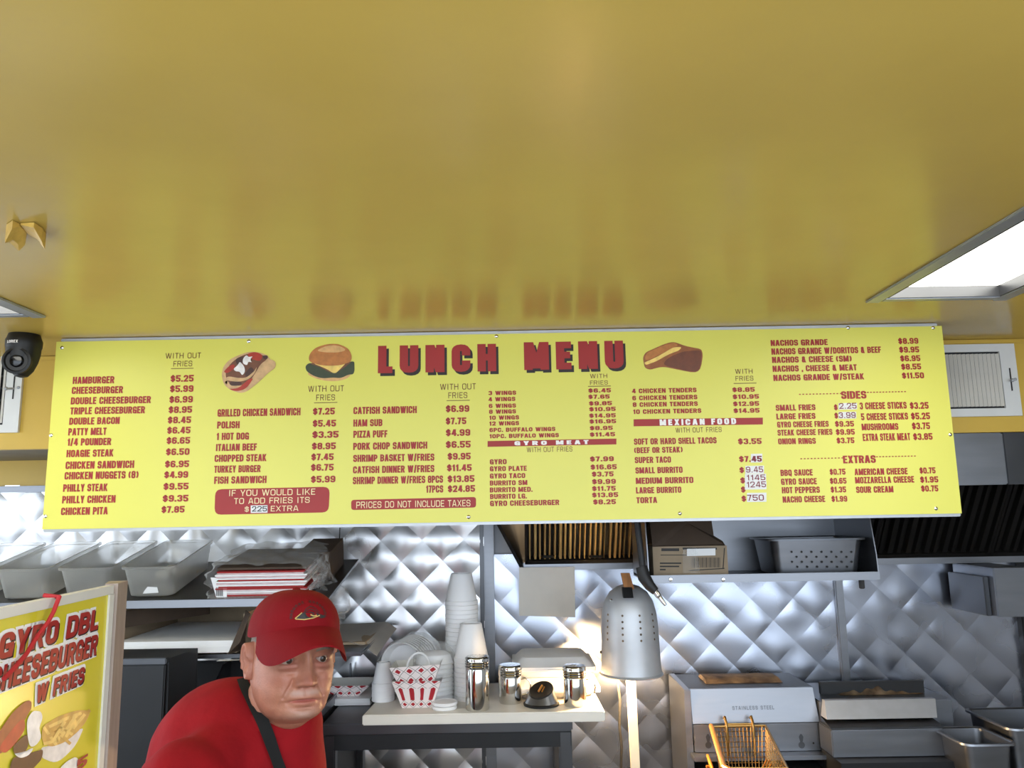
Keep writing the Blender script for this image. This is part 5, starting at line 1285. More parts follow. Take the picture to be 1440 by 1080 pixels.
mb = MB(); mb.box((c0x, yl0+.02, zl), (c0x+.004, yl0+dp, ztp-.012)); mb.box((c0x, yl0+dp, zl), (c1x, yl0+dp+.004, ztp-.0)); mb.box((c1x, yl0+.06, zl), (c1x+.004, yl0+dp, ztp-.03)); mb.box((c0x+.004, yl0+.02, zl), (c1x, yl0+dp, zl+.003)); mb.build('box_body', 'cardboard', t, angle=0)
mb = MB(); v = [P(159, 893, yl0+.08), P(222, 872, yl0+.3), P(222, 853, yl0+.3), P(159, 872, yl0+.08)]
mb.slab([(c0x+.006, yl0+.03, zl+.07), (c0x+.16, yl0+.28, zl+.075), (c0x+.16, yl0+.28, zl+.13), (c0x+.006, yl0+.03, zl+.115)], (0, .004, 0)); mb.build('side_flap', 'dark_cardboard', t, angle=0)
mb = MB(); e0 = (c1x, yl0+.06, zl+.002)
mb.slab([(c1x+.005, yl0+.06, zl+.003), (c1x-.012, yl0-.03, zl+.005), (c1x+.02, yl0-.03, zl+.035), (c1x+.03, yl0+.02, zl+.105), (c1x+.005, yl0+.06, zl+.11)], (.004, 0, 0)); mb.build('front_flap', 'dark_cardboard', t, angle=0)
zp = P(250, 902, yl0).z
mb = MB(); 
for i in range(10):
    z0 = zl+.004+(zp-zl-.004)*i/10; z1 = zl+.004+(zp-zl-.004)*(i+1)/10-.0003; e = random.uniform(0, .002)
    mb.box((c0x+.008+e, yl0+.002+e, z0), (c1x-.006-e, yl0+dp-.02, z1))
solo(mb, 'paper_sheets', 'paper', 'thick stack of white paper sheets in the open carton', 'paper', (c0x, yl0, zl+.004), angle=0)
w0 = P(304, 930, yl0-.03); w1 = P(336, 916, yl0-.03)
mb = MB(); mb.slab([(w0.x, yl0-.03, w0.z), (w1.x, yl0-.03, w0.z+.002), (w1.x, yl0-.008, zl-.013), (w0.x, yl0-.008, zl-.013)], (0, .002, 0)); solo(mb, 'paper_card', 'paper', 'white paper card hanging from the edge of the lower shelf behind the ear', 'paper', (w0.x, yl0-.03, w0.z), angle=0)
# right carton with sheet hanging over
ya = yl0+.12
a0 = P(452, 905, ya); a1 = P(514, 905, ya); a2 = P(543, 880, ya+.2); zc1 = P(500, 903, ya).z
t = thing('flat_carton', 'flat brown carton covered with grey paper beside the man', 'carton', (a0.x, ya, zl))
mb = MB(); mb.box((P(400, 905, ya).x, ya, zl), (a1.x, ya+.38, zc1), .001); mb.build('box_body', 'cardboard', t, angle=0)
xq = P(400, 905, ya).x
def sheet(u, v):
    x = xq+(a1.x+.035-xq)*u; y = ya-.004+.385*v
    over = max(0, x-a1.x)
    z = zc1+.003+.004*sin(5*u+3*v)*u-over*1.0*(1-.3*v)-(.010*max(0, sin(9*u)) if v < .02 else 0)
    return (x, y, z)
mb = MB(); mb.grid(sheet, 26, 16); mb.build('cover_sheet', 'grey_paper', t)

# ------------------------------------------------------------------ dark equipment and counter behind the man
y0 = 2.05
a, b = P(150, 925, y0), P(236, 925, y0); zt = a.z-.004
t = thing('dark_cabinet', 'dark grey steel cabinet behind the man and the poster', 'cabinet', ((a.x+b.x)/2, y0, 0))
x0 = P(96, 925, y0).x; bx = P(238, 925, y0).x; 
mb = MB(); mb.hexa([(x0, y0, .05), (bx+.02, y0, .05), (bx+.05, 2.2, .05), (x0, 2.2, .05), (x0, y0, zt), (bx, y0, zt), (bx+.012, 2.2, zt), (x0, 2.2, zt)]); mb.build('cabinet_body', 'black_steel', t, angle=20)
mb = MB(); mb.box((P(152, 1000, y0).x, y0-.012, .1), (bx-.004, y0-.0005, zt-.012), .003); mb.build('door', 'black_steel', t)
mb = MB(); mb.box((P(158, 925, y0).x, y0-.016, zt-.011), (bx-.001, y0+.004, zt+.003), .002); mb.build('top_trim', 'dark_steel', t)
mb = MB(); mb.box((x0+.02, y0+.03, 0), (bx-.02, 2.18, .05)); mb.build('plinth', 'black_steel', t)
# dark griddle hood-like box right of it
g0, g1 = P(268, 960, 2.25), P(345, 925, 2.25)
t = thing('griddle', 'dark steel griddle with a sloped guard behind the man\'s shoulder', 'griddle', (g0.x, 2.3, 0))
gx0, gx1 = P(268, 990, 2.22).x, P(425, 990, 2.22).x
gz = P(300, 1000, 2.22).z
mb = MB(); mb.box((gx0, 2.22, .08), (gx1, YW-.04, gz-.06), .004); mb.build('griddle_body', 'dark_steel', t)
mb = MB(); mb.box((gx0, 2.24, gz-.06), (gx1, YW-.05, gz-.04), .003); mb.build('griddle_plate', 'black_steel', t)
mb = MB(); mb.slab([(gx0, 2.23, gz-.06), (gx0, YW-.05, gz-.06), (gx0, YW-.05, gz+.10), (gx0, 2.45, gz+.08)], (.006, 0, 0)); mb.build('side_guard', 'black_steel', t, angle=0)
mb = MB(); g_ = P(238, 930, 2.5); mb.box((g_.x, 2.5, .4), (P(352, 930, 2.5).x, 2.52, P(300, 930, 2.5).z), .003); mb.build('back_guard', 'black_steel', t)
for x in (gx0+.03, gx1-.06):
    for y in (2.26, YW-.12): mb = MB(); mb.lathe([(.022, 0), (.02, .08)], (x+.015, y, 0), 16); mb.build('foot', 'black_steel', t)
# pale steel counter between man and table
xa0, xa1 = P(418, 1020, 2.2).x+.005, tx0-.008
zc2 = P(440, 1021, 2.2).z
t = thing('side_counter', 'narrow stainless counter between the man and the work table', 'counter', ((xa0+xa1)/2, 2.2, 0))
xa0 = gx1+.006
mb = MB(); mb.box((xa0, 2.2, zc2-.03), (xa1, YW-.06, zc2), .004); mb.build('counter_top', 'steel', t)
mb = MB(); mb.box((xa0, YW-.055, zc2-.03), (xa1, YW-.035, P(440, 930, YW).z), .003); mb.build('backsplash', 'steel', t)
mb = MB(); mb.box((xa0+.005, 2.215, .06), (xa1-.005, YW-.07, zc2-.031)); mb.build('base', 'dark_steel', t, angle=0)
mb = MB(); mb.box((xa0+.02, 2.25, 0), (xa1-.02, YW-.1, .06)); mb.build('plinth', 'black_steel', t, angle=0)

# ------------------------------------------------------------------ poster by the hatch jamb
B_ = P(157.3, 827, 1.2)
A_ = PZ(0, 860.5, B_.z)
ud = (B_-A_).normalized()
PP = Plane(B_, ud, (0, 0, 1))
Lp, Hp = .62, .62
t = thing('poster', 'yellow gyro double cheeseburger poster in a white frame at the lower left', 'poster', B_-ud*Lp/2-Vector((0, 0, Hp)))
nn = PP.n
def pbox(u0, u1, v0, v1, d0, d1): return [PP.pt(u, v, d) for v in (v0, v1) for u, d in ((u0, d0), (u1, d0), (u1, d1), (u0, d1))]
mb = MB(); mb.hexa(pbox(-Lp, -.001, -Hp, -.001, -.008, 0)); mb.build('panel', 'poster_yellow', t, angle=0)
mb = MB(); mb.hexa(pbox(-Lp, .0, -.008, .004, -.010, .003)); mb.hexa(pbox(-.011, .003, -Hp, -.0085, -.010, .003)); mb.hexa(pbox(-Lp, -.0115, -Hp-.004, -Hp+.008, -.010, .003)); mb.build('frame', 'off_white', t, angle=0)
e0 = PP.pt(.004, .006, -.012); ex = P(164.0, 825, 1.205); 
dd = Vector((ex.x-e0.x, .006, 0))
mb = MB(); mb.slab([e0, e0+dd, e0+dd+Vector((-.01, .05, 0)), e0+Vector((-.02, .05, 0))], (0, 0, -(e0.z-0))); mb.build('post', 'post_wood', t, angle=0)
def pq(x, y): return x/4.155, 820+y/4.155
PK = [0]
def ptext(mb, st, l, r, h, off, grow=0.0, d=(0, 0), **kw):
    a, b = PP.map(*pq(*l)), PP.map(*pq(*r)); top = PP.map(*pq(r[0], r[1]-h)); v0 = (a[1]+b[1])/2; hh = top[1]-b[1]
    if grow:
        for gx in (-grow, 0, grow):
            for gy in (-grow, 0, grow):
                for pl in text_polys(st, b[0]-a[0], hh, **kw):
                    PK[0] = (PK[0]+1) % 23; mb.face([PP.pt(a[0]+u+gx, v0+v+gy, off+PK[0]*2e-5) for u, v in pl])
    else:
        for pl in text_polys(st, b[0]-a[0], hh, **kw):
            PK[0] = (PK[0]+1) % 23; mb.face([PP.pt(a[0]+u+d[0], v0+v+d[1], off+PK[0]*2e-5) for u, v in pl])
KW = dict(tx=.33, ty=.22, gap=.12, slant=.14)
rows = [('GYRO DBL', (-25, 430), (560, 288), 118), ('CHEESEBURGER', (-75, 632), (552, 436), 116), ('W FRIES', (196, 690), (478, 600), 94)]
mb = MB()
for st, l, r, h in rows: ptext(mb, st, l, r, h, .0006, grow=.0035, **KW)
mb.build('lettering_outline', 'letter_white', t, angle=0)
mb = MB()
for st, l, r, h in rows: ptext(mb, st, l, r, h, .0012, d=(.003, -.002), **KW)
mb.build('lettering_shadow', 'letter_black', t, angle=0)
mb = MB()
for st, l, r, h in rows: ptext(mb, st, l, r, h, .0018, **KW)
mb.build('lettering', 'letter_red', t, angle=0)
mb = MB(); ptext(mb, '5', (432, 1090), (492, 1075), 62, .0030, **KW); mb.build('price_lettering', 'letter_red', t, angle=0)
pk = 0
def ppic(name, m, outlines, smooth=True):
    global pk
    mb = MB()
    for ps in outlines:
        V = [Vector(PP.map(*pq(*p))) for p in ps]; out = _round(V, True, 9) if smooth else V
        mb.face([PP.pt(v.x, v.y, .0006+.0002*pk) for v in out])
    pk += 1
    bmesh.ops.triangulate(mb.bm, faces=mb.bm.faces)
    return mb.build(name, 'print_'+m, t, angle=0)
ppic('fries_tray', 'tray_white', [[(235, 960), (300, 950), (380, 920), (470, 850), (485, 850), (440, 950), (330, 1060), (240, 1020)]])
ppic('fries_back', 'fry_dark', [[(240, 840), (330, 780), (450, 740), (530, 745), (500, 810), (460, 860), (380, 930), (290, 960), (240, 930)]])
fr = []
for i, (x, y, a, l) in enumerate(((250, 840, 55, 130), (270, 900, -30, 150), (300, 930, -60, 140), (330, 930, -70, 130), (300, 850, 40, 140), (350, 900, -55, 150), (380, 900, -60, 140), (400, 880, -45, 140), (420, 850, -50, 110), (360, 800, -20, 120), (440, 800, -35, 100), (280, 840, -25, 110), (250, 940, -15, 90), (390, 850, -75, 90), (340, 840, 30, 90))):
    c_, s_ = cos(radians(a)), sin(radians(a)); w_ = 9
    fr.append([(x-s_*-w_, y+c_*-w_), (x+c_*l-s_*-w_, y+s_*l+c_*-w_), (x+c_*l+s_*-w_, y+s_*l-c_*-w_), (x+s_*-w_, y-c_*-w_)])
for k in range(3): ppic('fries', ('fry', 'fry_dark', 'fry')[k], fr[k::3], False)
ppic('sandwich_meat', 'sausage', [[(-60, 940), (0, 850), (60, 760), (140, 690), (175, 685), (178, 730), (120, 830), (60, 930), (0, 1000), (-60, 1010)]])
ppic('sandwich_meat', 'tomato', [[(-20, 970), (40, 880), (110, 800), (135, 795), (140, 850), (90, 930), (20, 1000)]])
ppic('sandwich_meat', 'dark_meat', [[(60, 960), (120, 900), (150, 880), (160, 950), (120, 1010), (80, 1010)], [(60, 1020), (140, 1000), (245, 970), (235, 1030), (150, 1120), (40, 1120)]])
ppic('sandwich_sauce', 'onion_white', [[(145, 800), (180, 745), (230, 750), (240, 790), (215, 850), (235, 900), (200, 950), (165, 960), (150, 900)], [(65, 990), (110, 1010), (150, 975), (190, 960), (160, 1005), (105, 1028)]])
ppic('price_burst', 'onion_white', [[(330, 1090), (380, 1040), (430, 1015), (450, 1030), (440, 1090)]])
st0 = [PP.pt(*PP.map(*pq(310, 82)), .008), PP.pt(*PP.map(*pq(290, 80)), .012), PP.pt(*PP.map(*pq(255, 170)), .012), PP.pt(*PP.map(*pq(232, 230)), .010), PP.pt(*PP.map(*pq(180, 310)), .008), PP.pt(*PP.map(*pq(110, 420)), .008), PP.pt(*PP.map(*pq(30, 510)), .008), PP.pt(*PP.map(*pq(-20, 560)), .008)]
mb = MB(); mb.tube([PP.pt(*PP.map(*pq(312, 70)), -.012)]+st0, .0028, 8); solo(mb, 'red_cord', 'red_string', 'red cord slung over the top edge of the yellow poster', 'cord', st0[0])
# ------------------------------------------------------------------ the man
YM = 1.55
HO = P(411, 920, YM)                               # between the ears, at eye level
fy_, fp_, fr_ = radians(33), radians(2), radians(-3)
Fw = Vector((sin(fy_)*cos(fp_), -cos(fy_)*cos(fp_), sin(fp_)))
Rt = Fw.cross(Vector((0, 0, 1))).normalized(); Up = Rt.cross(Fw).normalized()
Rt, Up = Rt*cos(fr_)-Up*sin(fr_)*1.0, Up*cos(fr_)+Rt*sin(fr_)
if Up.x < 0: pass
HM = Matrix((( Rt.x, Fw.x, Up.x, HO.x), (Rt.y, Fw.y, Up.y, HO.y), (Rt.z, Fw.z, Up.z, HO.z), (0, 0, 0, 1)))
HS_ = 1.0
def hw(x, y, z):
    if z < -.045: z = -.045+(z+.045)*.84
    return HM @ Vector((x*HS_, y*HS_, z*HS_))
foot = Vector((HO.x-.16, HO.y+.03, 0))
man = thing('person', 'person in a red cap and red t-shirt with a black strap around the neck', 'person', foot)
def interp(tab, z):
    return sum(interp0(tab, z+k*.0045)*w for k, w in ((-2, .12), (-1, .24), (0, .28), (1, .24), (2, .12)))
def interp0(tab, z):
    if z <= tab[0][0]: return tab[0][1]
    for (a, va), (b, vb) in zip(tab, tab[1:]):
        if z <= b:
            t = (z-a)/(b-a); t = t*t*(3-2*t)*.5+t*.5; return va+(vb-va)*t
    return tab[-1][1]
WS = .905
FRONT = [(-.128, .045), (-.122, .066), (-.112, .083), (-.100, .0895), (-.090, .087), (-.083, .0855), (-.074, .090), (-.062, .0905), (-.050, .0895), (-.03, .0885), (-.012, .086), (0, .087), (.012, .092), (.024, .0955), (.045, .095), (.07, .088), (.095, .065), (.108, .04), (.114, .008)]
WID = [(-.128, .036), (-.122, .046), (-.110, .057), (-.095, .0655), (-.075, .0735), (-.05, .0795), (-.02, .0815), (.01, .0805), (.04, .079), (.07, .072), (.095, .053), (.108, .032), (.114, .006)]
WID = [(z, w*WS) for z, w in WID]
BACK = [(-.128, .02), (-.11, .034), (-.08, .056), (-.05, .078), (0, .098), (.04, .1), (.07, .09), (.095, .064), (.108, .038), (.114, .008)]
def ga(x, z, cx, cz, sx, sz): return math.exp(-((x-cx)/sx)**2-((z-cz)/sz)**2)
def seg(x, z, a, b, s):
    ax_, az_ = a; bx_, bz_ = b; dx, dz = bx_-ax_, bz_-az_; t = max(0, min(1, ((x-ax_)*dx+(z-az_)*dz)/(dx*dx+dz*dz)))
    d = math.hypot(x-ax_-t*dx, z-az_-t*dz); return math.exp(-(d/s)**2)
EYX, EYZ = .0315, -.001
def almond(x, z):
    u = abs(x)-EYX; c = .0008-.10*abs(u) - 6*u*u*.2
    h = .0029*max(0, 1-(u/.0145)**2)
    return (z-EYZ-.0005)/h if h > 1e-5 else 9
def relief(x, z):
    s = abs(x); d = 0
    # nose: bridge, tip, wings
    if -.06 < z < .03:
        t = min(1, max(0, (.014-z)/.05)); d += (.004+.022*t)*math.exp(-(x/(.0078+.0045*t))**2)*(1 if z > -.04 else math.exp(-((z+.04)/.0052)**2))
    d += .0065*ga(x, z, 0, -.036, .0115, .0095)
    d += .0095*ga(s, z, .0155, -.0395, .0062, .0075)
    d -= .0022*seg(s, z, (.0225, -.034), (.0225, -.046), .003)
    d -= .0035*ga(s, z, .0075, -.0475, .004, .0024)
    # brow and sockets
    d += .0045*ga(s, z, .03, .019, .02, .0065)
    d -= .0105*ga(s, z, .030, .000, .0165, .0105)
    d -= .004*ga(s, z, .0135, .002, .006, .009)
    # lids and bags
    d += .0066*ga(s, z, EYX, .0045, .0145, .0040)
    d += .0042*ga(s, z, EYX, -.0085, .0135, .0038)
    d += .0042*ga(s, z, .031, -.0205, .013, .0055)
    d -= .0018*seg(s, z, (.018, -.013), (.044, -.016), .0026)
    a = almond(x, z)
    if abs(a) < 1: d -= .006*(1-abs(a)**4)
    # cheeks, folds, jowls
    d += .006*ga(s, z, .046, -.030, .017, .014)
    d += .004*ga(s, z, .05, -.062, .018, .02)
    d -= .0048*(seg(s, z, (.0225, -.036), (.036, -.068), .0042))
    d -= .003*seg(s, z, (.036, -.078), (.041, -.100), .005)
    d += .0055*ga(s, z, .049, -.094, .014, .014)
    # mouth
    zm = -.0745-.10*max(0, s-.012)**1.0*.9
    d += .0034*ga(s, z, .0, -.0685, .019, .0042)
    d += .0042*ga(s, z, .0, -.0815, .017, .0050)
    if s < .027: d -= .0052*math.exp(-((z-zm)/.0018)**2)*(1-(s/.027)**4)
    d -= .0035*ga(s, z, .0275, -.0785, .0045, .005)
    d -= .0014*ga(x, z, 0, -.058, .0032, .008)
    d += .003*ga(s, z, .0, -.0615, .022, .007)
    d -= .003*ga(s, z, 0, -.0905, .016, .0035)
    d += .003*ga(s, z, 0, -.106, .015, .008)
    # forehead lines
    d -= .0007*math.exp(-((z-.034-.002*sin(s*90))/.0014)**2)
    return d
NL, NZ = 250, 190
LA = []
for i in range(NL):
    u = (i/NL)*2-1; LA.append(pi*(.42*u+.58*u**3))            # dense around the face
mb = MB(); rows = []; tone = []
lay = mb.bm.verts.layers.float_color.new('tone')
zs_ = []
for j in range(NZ+1):
    v = j/NZ; zs_.append(-.128+.242*v if False else -.128+.242*(v if True else 0))
for z in zs_:
    f, w, b = interp(FRONT, z), interp(WID, z), interp(BACK, z); row = []
    for la in LA:
        c, s = cos(la), sin(la)
        ex = .86
        x = w*math.copysign(abs(s)**ex, s); y = (f if c > 0 else b)*math.copysign(abs(c)**(.92 if c > 0 else 1), c)
        # small roundness fix so that the front is broad
        if c > 0:
            fade = min(1, max(0, (c-.12)/.35)); fade = fade*fade*(3-2*fade)
            y += relief(x, z)*fade
        vt = mb.bm.verts.new(hw(x, y, z)); row.append(vt)
        lip = 0; stb = 0
        if c > .3:
            sx = abs(x); zm = -.0745-.09*max(0, sx-.012)
            if sx < .027: lip = max(0, 1-abs(z-zm+.001)/(.0085*(1-(sx/.028)**2)+.0006))*.8
            stb = .45*ga(abs(x), z, .012, -.0585, .018, .0055)+.35*ga(x, z, 0, -.104, .03, .012)
            lip = max(lip, .35*ga(abs(x), z, 0, -.036, .014, .012), .22*ga(abs(x), z, .045, -.034, .018, .014), .38*ga(abs(x), z, .030, -.010, .014, .008))
        vt[lay] = (min(1, lip), min(1, stb), 0, 1)
    rows.append(row)
for A, B in zip(rows, rows[1:]):
    for i in range(NL): mb.fv([A[i], A[(i+1) % NL], B[(i+1) % NL], B[i]])
mb.fv(rows[0][::-1]); mb.fv(rows[-1])
# ears, grown into the same mesh
def ear(sg):
    NA, NR = 40, 14; R_ = []
    for k in range(NR+1):
        rr = k/NR; ring = []
        for i in range(NA):
            a = 2*pi*i/NA; el = 1+.0*cos(a)
            ex_ = .0118*rr*cos(a)*(1.12 if sin(a) > 0 else .80); ez_ = .034*rr*sin(a)
            rim = .0075*math.exp(-((rr-.86)/.10)**2)*(1 if not (sin(a) < -.55) else .3)
            rim *= 1 if cos(a) < .75 or sin(a) > .3 else .25
            anti = .0045*math.exp(-((rr-.58)/.10)**2)*(1 if cos(a) < .2 else .1)
            con = -.0075*math.exp(-((math.hypot(ex_-.004, ez_+.004))/.0085)**2)
            trag = .006*math.exp(-((ex_-.0125)/.004)**2-((ez_+.004)/.007)**2)
            out = .012+rim+anti+con+trag - .012*max(0, (rr-.93)/.07)
            lift = .007*(.5-.5*ex_/.02)
            ring.append((ex_, ez_, out+lift))
        R_.append(ring)
    vs = []
    for k, ring in enumerate(R_):
        if k == 0: vs.append([mb.bm.verts.new(hw(sg*((.0745*WS)+ring[0][2]), -.008, -.008))]); continue
        vs.append([mb.bm.verts.new(hw(sg*((.0745*WS)+o), -.008+ex_-.1*ez_, -.008+ez_)) for ex_, ez_, o in ring])
    back = [mb.bm.verts.new(hw(sg*.0635, -.004+ex_*.6, -.008+ez_*.8)) for ex_, ez_, o in R_[-1]]
    vs.append(back)
    for L__ in vs:
        for v_ in L__: v_[lay] = (.12, 0, 0, 1)
    for A, B in zip(vs, vs[1:]):
        n = len(B)
        for i in range(n):
            if len(A) == 1: mb.fv([A[0], B[i], B[(i+1) % n]])
            else: mb.fv([A[i], A[(i+1) % n], B[(i+1) % n], B[i]])
ear(1); ear(-1)

# ---- body built from a union of tapered limbs
def capsule(t, a, b, ra, rb, n=20, m=8):
    a, b = Vector(a), Vector(b); d = (b-a); L = d.length; M = Vector((0, 0, 1)).rotation_difference(d.normalized()).to_matrix() if L > 1e-6 else Matrix.Identity(3)
    prof = [(-ra*cos(pi/2*k/m), ra*sin(pi/2*k/m)) for k in range(m+1)]+[(L+rb*sin(pi/2*k/m), rb*cos(pi/2*k/m)) for k in range(m+1)]
    t.lathe([(max(r, 0) if r > 1e-5 else 0, z) for z, r in prof], a, n, d if L > 1e-6 else None)
def union(mb, voxel, smooth):
    o = mb.build('tmp', None, None, (0, 0, 0), 0)
    m = o.modifiers.new('r', 'REMESH'); m.mode = 'VOXEL'; m.voxel_size = voxel
    s = o.modifiers.new('s', 'SMOOTH'); s.iterations = smooth; s.factor = .5
    return from_eval(o)
bf = Vector((.985, -.17, 0)).normalized(); brt = bf.cross(Vector((0, 0, 1)))          # the way the chest faces, and his right
UPV = Vector((0, 0, 1))
NB = hw(0, -.046, -.108)                                                             # base of the neck
chest = NB-bf*.075-UPV*.16; waist = NB-bf*.16-UPV*.42; pelvis = NB-bf*.20-UPV*.62
RS = NB-bf*.085+brt*.185-UPV*.085; LS = NB-bf*.125-brt*.15-UPV*.09
RE = RS+brt*.07-bf*.02-UPV*.28; LE = LS-brt*.03+bf*.08-UPV*.27
RW = RE+bf*.23-brt*.03-UPV*.06; LW = LE+bf*.22+brt*.04-UPV*.03
hipz = .78
RH = Vector((pelvis.x, pelvis.y, hipz))+brt*.095; LH = Vector((pelvis.x, pelvis.y, hipz))-brt*.095
RK = Vector((RH.x, RH.y, .42))+bf*.03+brt*.01; LK = Vector((LH.x, LH.y, .42))+bf*.03-brt*.01
RA = Vector((RK.x, RK.y, .075))-bf*.05; LA_ = Vector((LK.x, LK.y, .075))-bf*.05
t = MB()
capsule(t, hw(0, -.030, -.065), NB-bf*.02-UPV*.03, .060, .070); capsule(t, hw(0, .012, -.095), NB+bf*.0-UPV*.0, .045, .058)
capsule(t, NB-bf*.11-UPV*.13, waist, .10, .13); capsule(t, waist, pelvis, .15, .145)
capsule(t, RS-UPV*.01, LS-UPV*.01, .055, .055)
for a, b, c in ((RS, RE, RW), (LS, LE, LW)):
    capsule(t, a, b, .058, .046); capsule(t, b, c, .044, .030)
for a, b, c in ((RH, RK, RA), (LH, LK, LA_)):
    capsule(t, a, b, .09, .06); capsule(t, b, c, .058, .038)
# hands: palm, four unequal bent fingers and a thumb from its side
def hand(wr, side):
    d = (bf*.9-UPV*.25).normalized(); lat = d.cross(UPV).normalized()*side; nr = lat.cross(d)*side
    pc = wr+d*.05
    for k in (-1, 0, 1): capsule(t, wr+lat*.008*k, pc+d*.035+lat*.025*k, .016, .013, 14, 5)
    for k, L in zip((-1.5, -.5, .5, 1.5), (.062, .074, .080, .070)):
        r0 = pc+d*.04+lat*.019*k; r1 = r0+(d*.9-UPV*.35)*L*.42; r2 = r1+(d*.6-UPV*.75)*L*.32; r3 = r2+(d*.25-UPV*.95)*L*.28
        capsule(t, r0, r1, .0092, .0088, 12, 4); capsule(t, r1, r2, .0088, .0082, 12, 4); capsule(t, r2, r3, .0082, .0074, 12, 4)
    r0 = wr+d*.03+lat*.026; r1 = r0+d*.03+lat*.026-UPV*.006; r2 = r1+d*.03+lat*.008-UPV*.01
    capsule(t, r0, r1, .012, .0105, 12, 4); capsule(t, r1, r2, .0105, .0085, 12, 4)
hand(RW, 1); hand(LW, -1)
bme = union(t, .0052, 4)
vmap = [mb.bm.verts.new(v.co) for v in bme.vertices]
for v in vmap: v[lay] = (0, 0, 0, 1)
for p in bme.polygons: mb.fv([vmap[i] for i in p.vertices])
bpy.data.meshes.remove(bme)
mb.build('body', 'skin', man, angle=180)

# ---- eyes
for sg in (1, -1):
    # sits inside the lids; eyes look to his front left, toward the camera
    c = Vector((sg*EYX, .0755 if 1 else 0, EYZ))
    yy = .0905*(cos(math.asin(min(1, (EYX/.0805/WS)**(1/.86))))**.92)+relief(EYX, EYZ+.0046)
    c.y = yy-.0127
    m_ = MB(); m_.ball(hw(*c), .0118, 24, 16); e = m_.build('eye', 'eye_white', man)
    g = Vector((-.1 if 1 else 0, 1, -.08)).normalized()
    ic = c+g*.0118
    m_ = MB(); gd = (HM.to_3x3() @ g); m_.lathe([(.0055, -.0018), (.0050, .0002), (.002, .0008), (0, .001)], hw(*ic), 20, gd); m_.build('iris', 'iris', e)

# ---- hair under the cap
mb = MB()
def hair(u, v):
    la = radians(62)+(2*pi-radians(124))*u; z = -.045*(.25+.75*min(1, max(0, (abs(u-.5) < .40)*1.0 + 0)))+(.055+.03)*v*1.0
    edge = min(u, 1-u); dg = 62+236*edge
    z0 = -.004 if dg < 78 else (.026 if dg < 106 else max(-.058, .026-(dg-106)*.008))
    z = z0+(.06-z0)*v
    f, w, b = interp(FRONT, z), interp(WID, z), interp(BACK, z); c, s = cos(la), sin(la)
    k = .0014*min(1, v*4+.15)*min(1, edge*25+.2)
    x = (w+k)*math.copysign(abs(s)**.86, s); y = ((f if c > 0 else b)+k)*math.copysign(abs(c)**(.92 if c > 0 else 1), c)
    return hw(x, y, z)
mb.grid(hair, 120, 16); mb.build('hair', 'hair', man, angle=180)
# eyebrows
for sg in (1, -1):
    mb = MB()
    def brow(u, v):
        x = .014+.032*u; z = .0145+.006*sin(u*2.2)-.004*u+(v-.5)*.0055*(1-.5*u); f, w = interp(FRONT, z), interp(WID, z); s = (x/w)**(1/.86); c = math.sqrt(1-s*s)
        return hw(sg*x, f*c**.92+relief(x, z)+.0012*sin(pi*v)+.0002, z)
    mb.grid(brow, 20, 5); mb.build('eyebrow', 'hair', man, angle=180)

# ---- cap
CZ0 = .036; CW, CFR, CBK, CH = .0825, .107, .104, .083
tiltc = .18                                               # the cap's rim rises slightly toward the back
def dome(la, ph, e=0.0):
    cz = math.sin(ph)**.92; r = math.cos(ph)**.80 if ph < pi/2-1e-6 else 0
    c, s = cos(la), sin(la)
    seam = 1-.010*math.exp(-(((la % (pi/3))-pi/6)/.03)**2) if 0 else 1
    x = (CW+e)*s*r; y = ((CFR if c > 0 else CBK)+e)*c*r*1.0
    z = CZ0+(CH+e)*cz+(.024*c**1.5 if c > 0 else 0)*(1-ph/(pi/2))
    return x, y, z
cap = None
mb = MB(); n = 96
def capf(u, v): 
    la = 2*pi*u; ph = (pi/2-.0005)*v
    x, y, z = dome(la, ph)
    k = abs(((la+pi/6) % (pi/3))-pi/6); dip = .0012*math.exp(-(k/.02)**2)
    x *= 1-dip*8; y *= 1-dip*8
    return hw(x, y, z-.002 if v == 0 else z)
mb.grid(capf, n, 28, True); cap = mb.build('cap', 'cap_red', man, angle=60)
mb = MB()
mb.grid(lambda u, v: hw(*dome(2*pi*u, .0+.03*v, -.003+.0015*v)), n, 1, True)
x = hw(0, 0, CZ0+CH+.001); mb.lathe([(.008, -.002), (.007, .002), (0, .004)], x, 16, Up); mb.build('button_and_band', 'cap_red', cap)
def brimf(s, tt, e):
    la = s*radians(72); x, y, z = dome(la, 0.0, .0005)
    out = .070*(1-abs(s)**2.6)**.8
    x2 = x*(1+.03*tt*(1-s*s)); y2 = y+out*tt*(1-.05*tt)
    bend = .066*(s**2)*(out/.07)*(.45+.55*tt)
    z2 = z-.002-.024*tt-bend*tt-.003*tt*tt
    return hw(x2, y2, z2+e)
mb = MB()
n1, n2 = 48, 14
top = [[mb.bm.verts.new(brimf(2*i/n1-1, j/n2, .0013)) for i in range(n1+1)] for j in range(n2+1)]
bot = [[mb.bm.verts.new(brimf(2*i/n1-1, j/n2, -.0013)) for i in range(n1+1)] for j in range(n2+1)]
for j in range(n2):
    for i in range(n1): mb.fv([top[j][i], top[j][i+1], top[j+1][i+1], top[j+1][i]]); mb.fv([bot[j][i], bot[j+1][i], bot[j+1][i+1], bot[j][i+1]])
for i in range(n1): mb.fv([top[n2][i], top[n2][i+1], bot[n2][i+1], bot[n2][i]]); mb.fv([top[0][i], bot[0][i], bot[0][i+1], top[0][i+1]])
for j in range(n2):
    for i in (0, n1): mb.fv([top[j][i], top[j+1][i], bot[j+1][i], bot[j][i]])
mb.build('brim', 'cap_red', cap, angle=60)
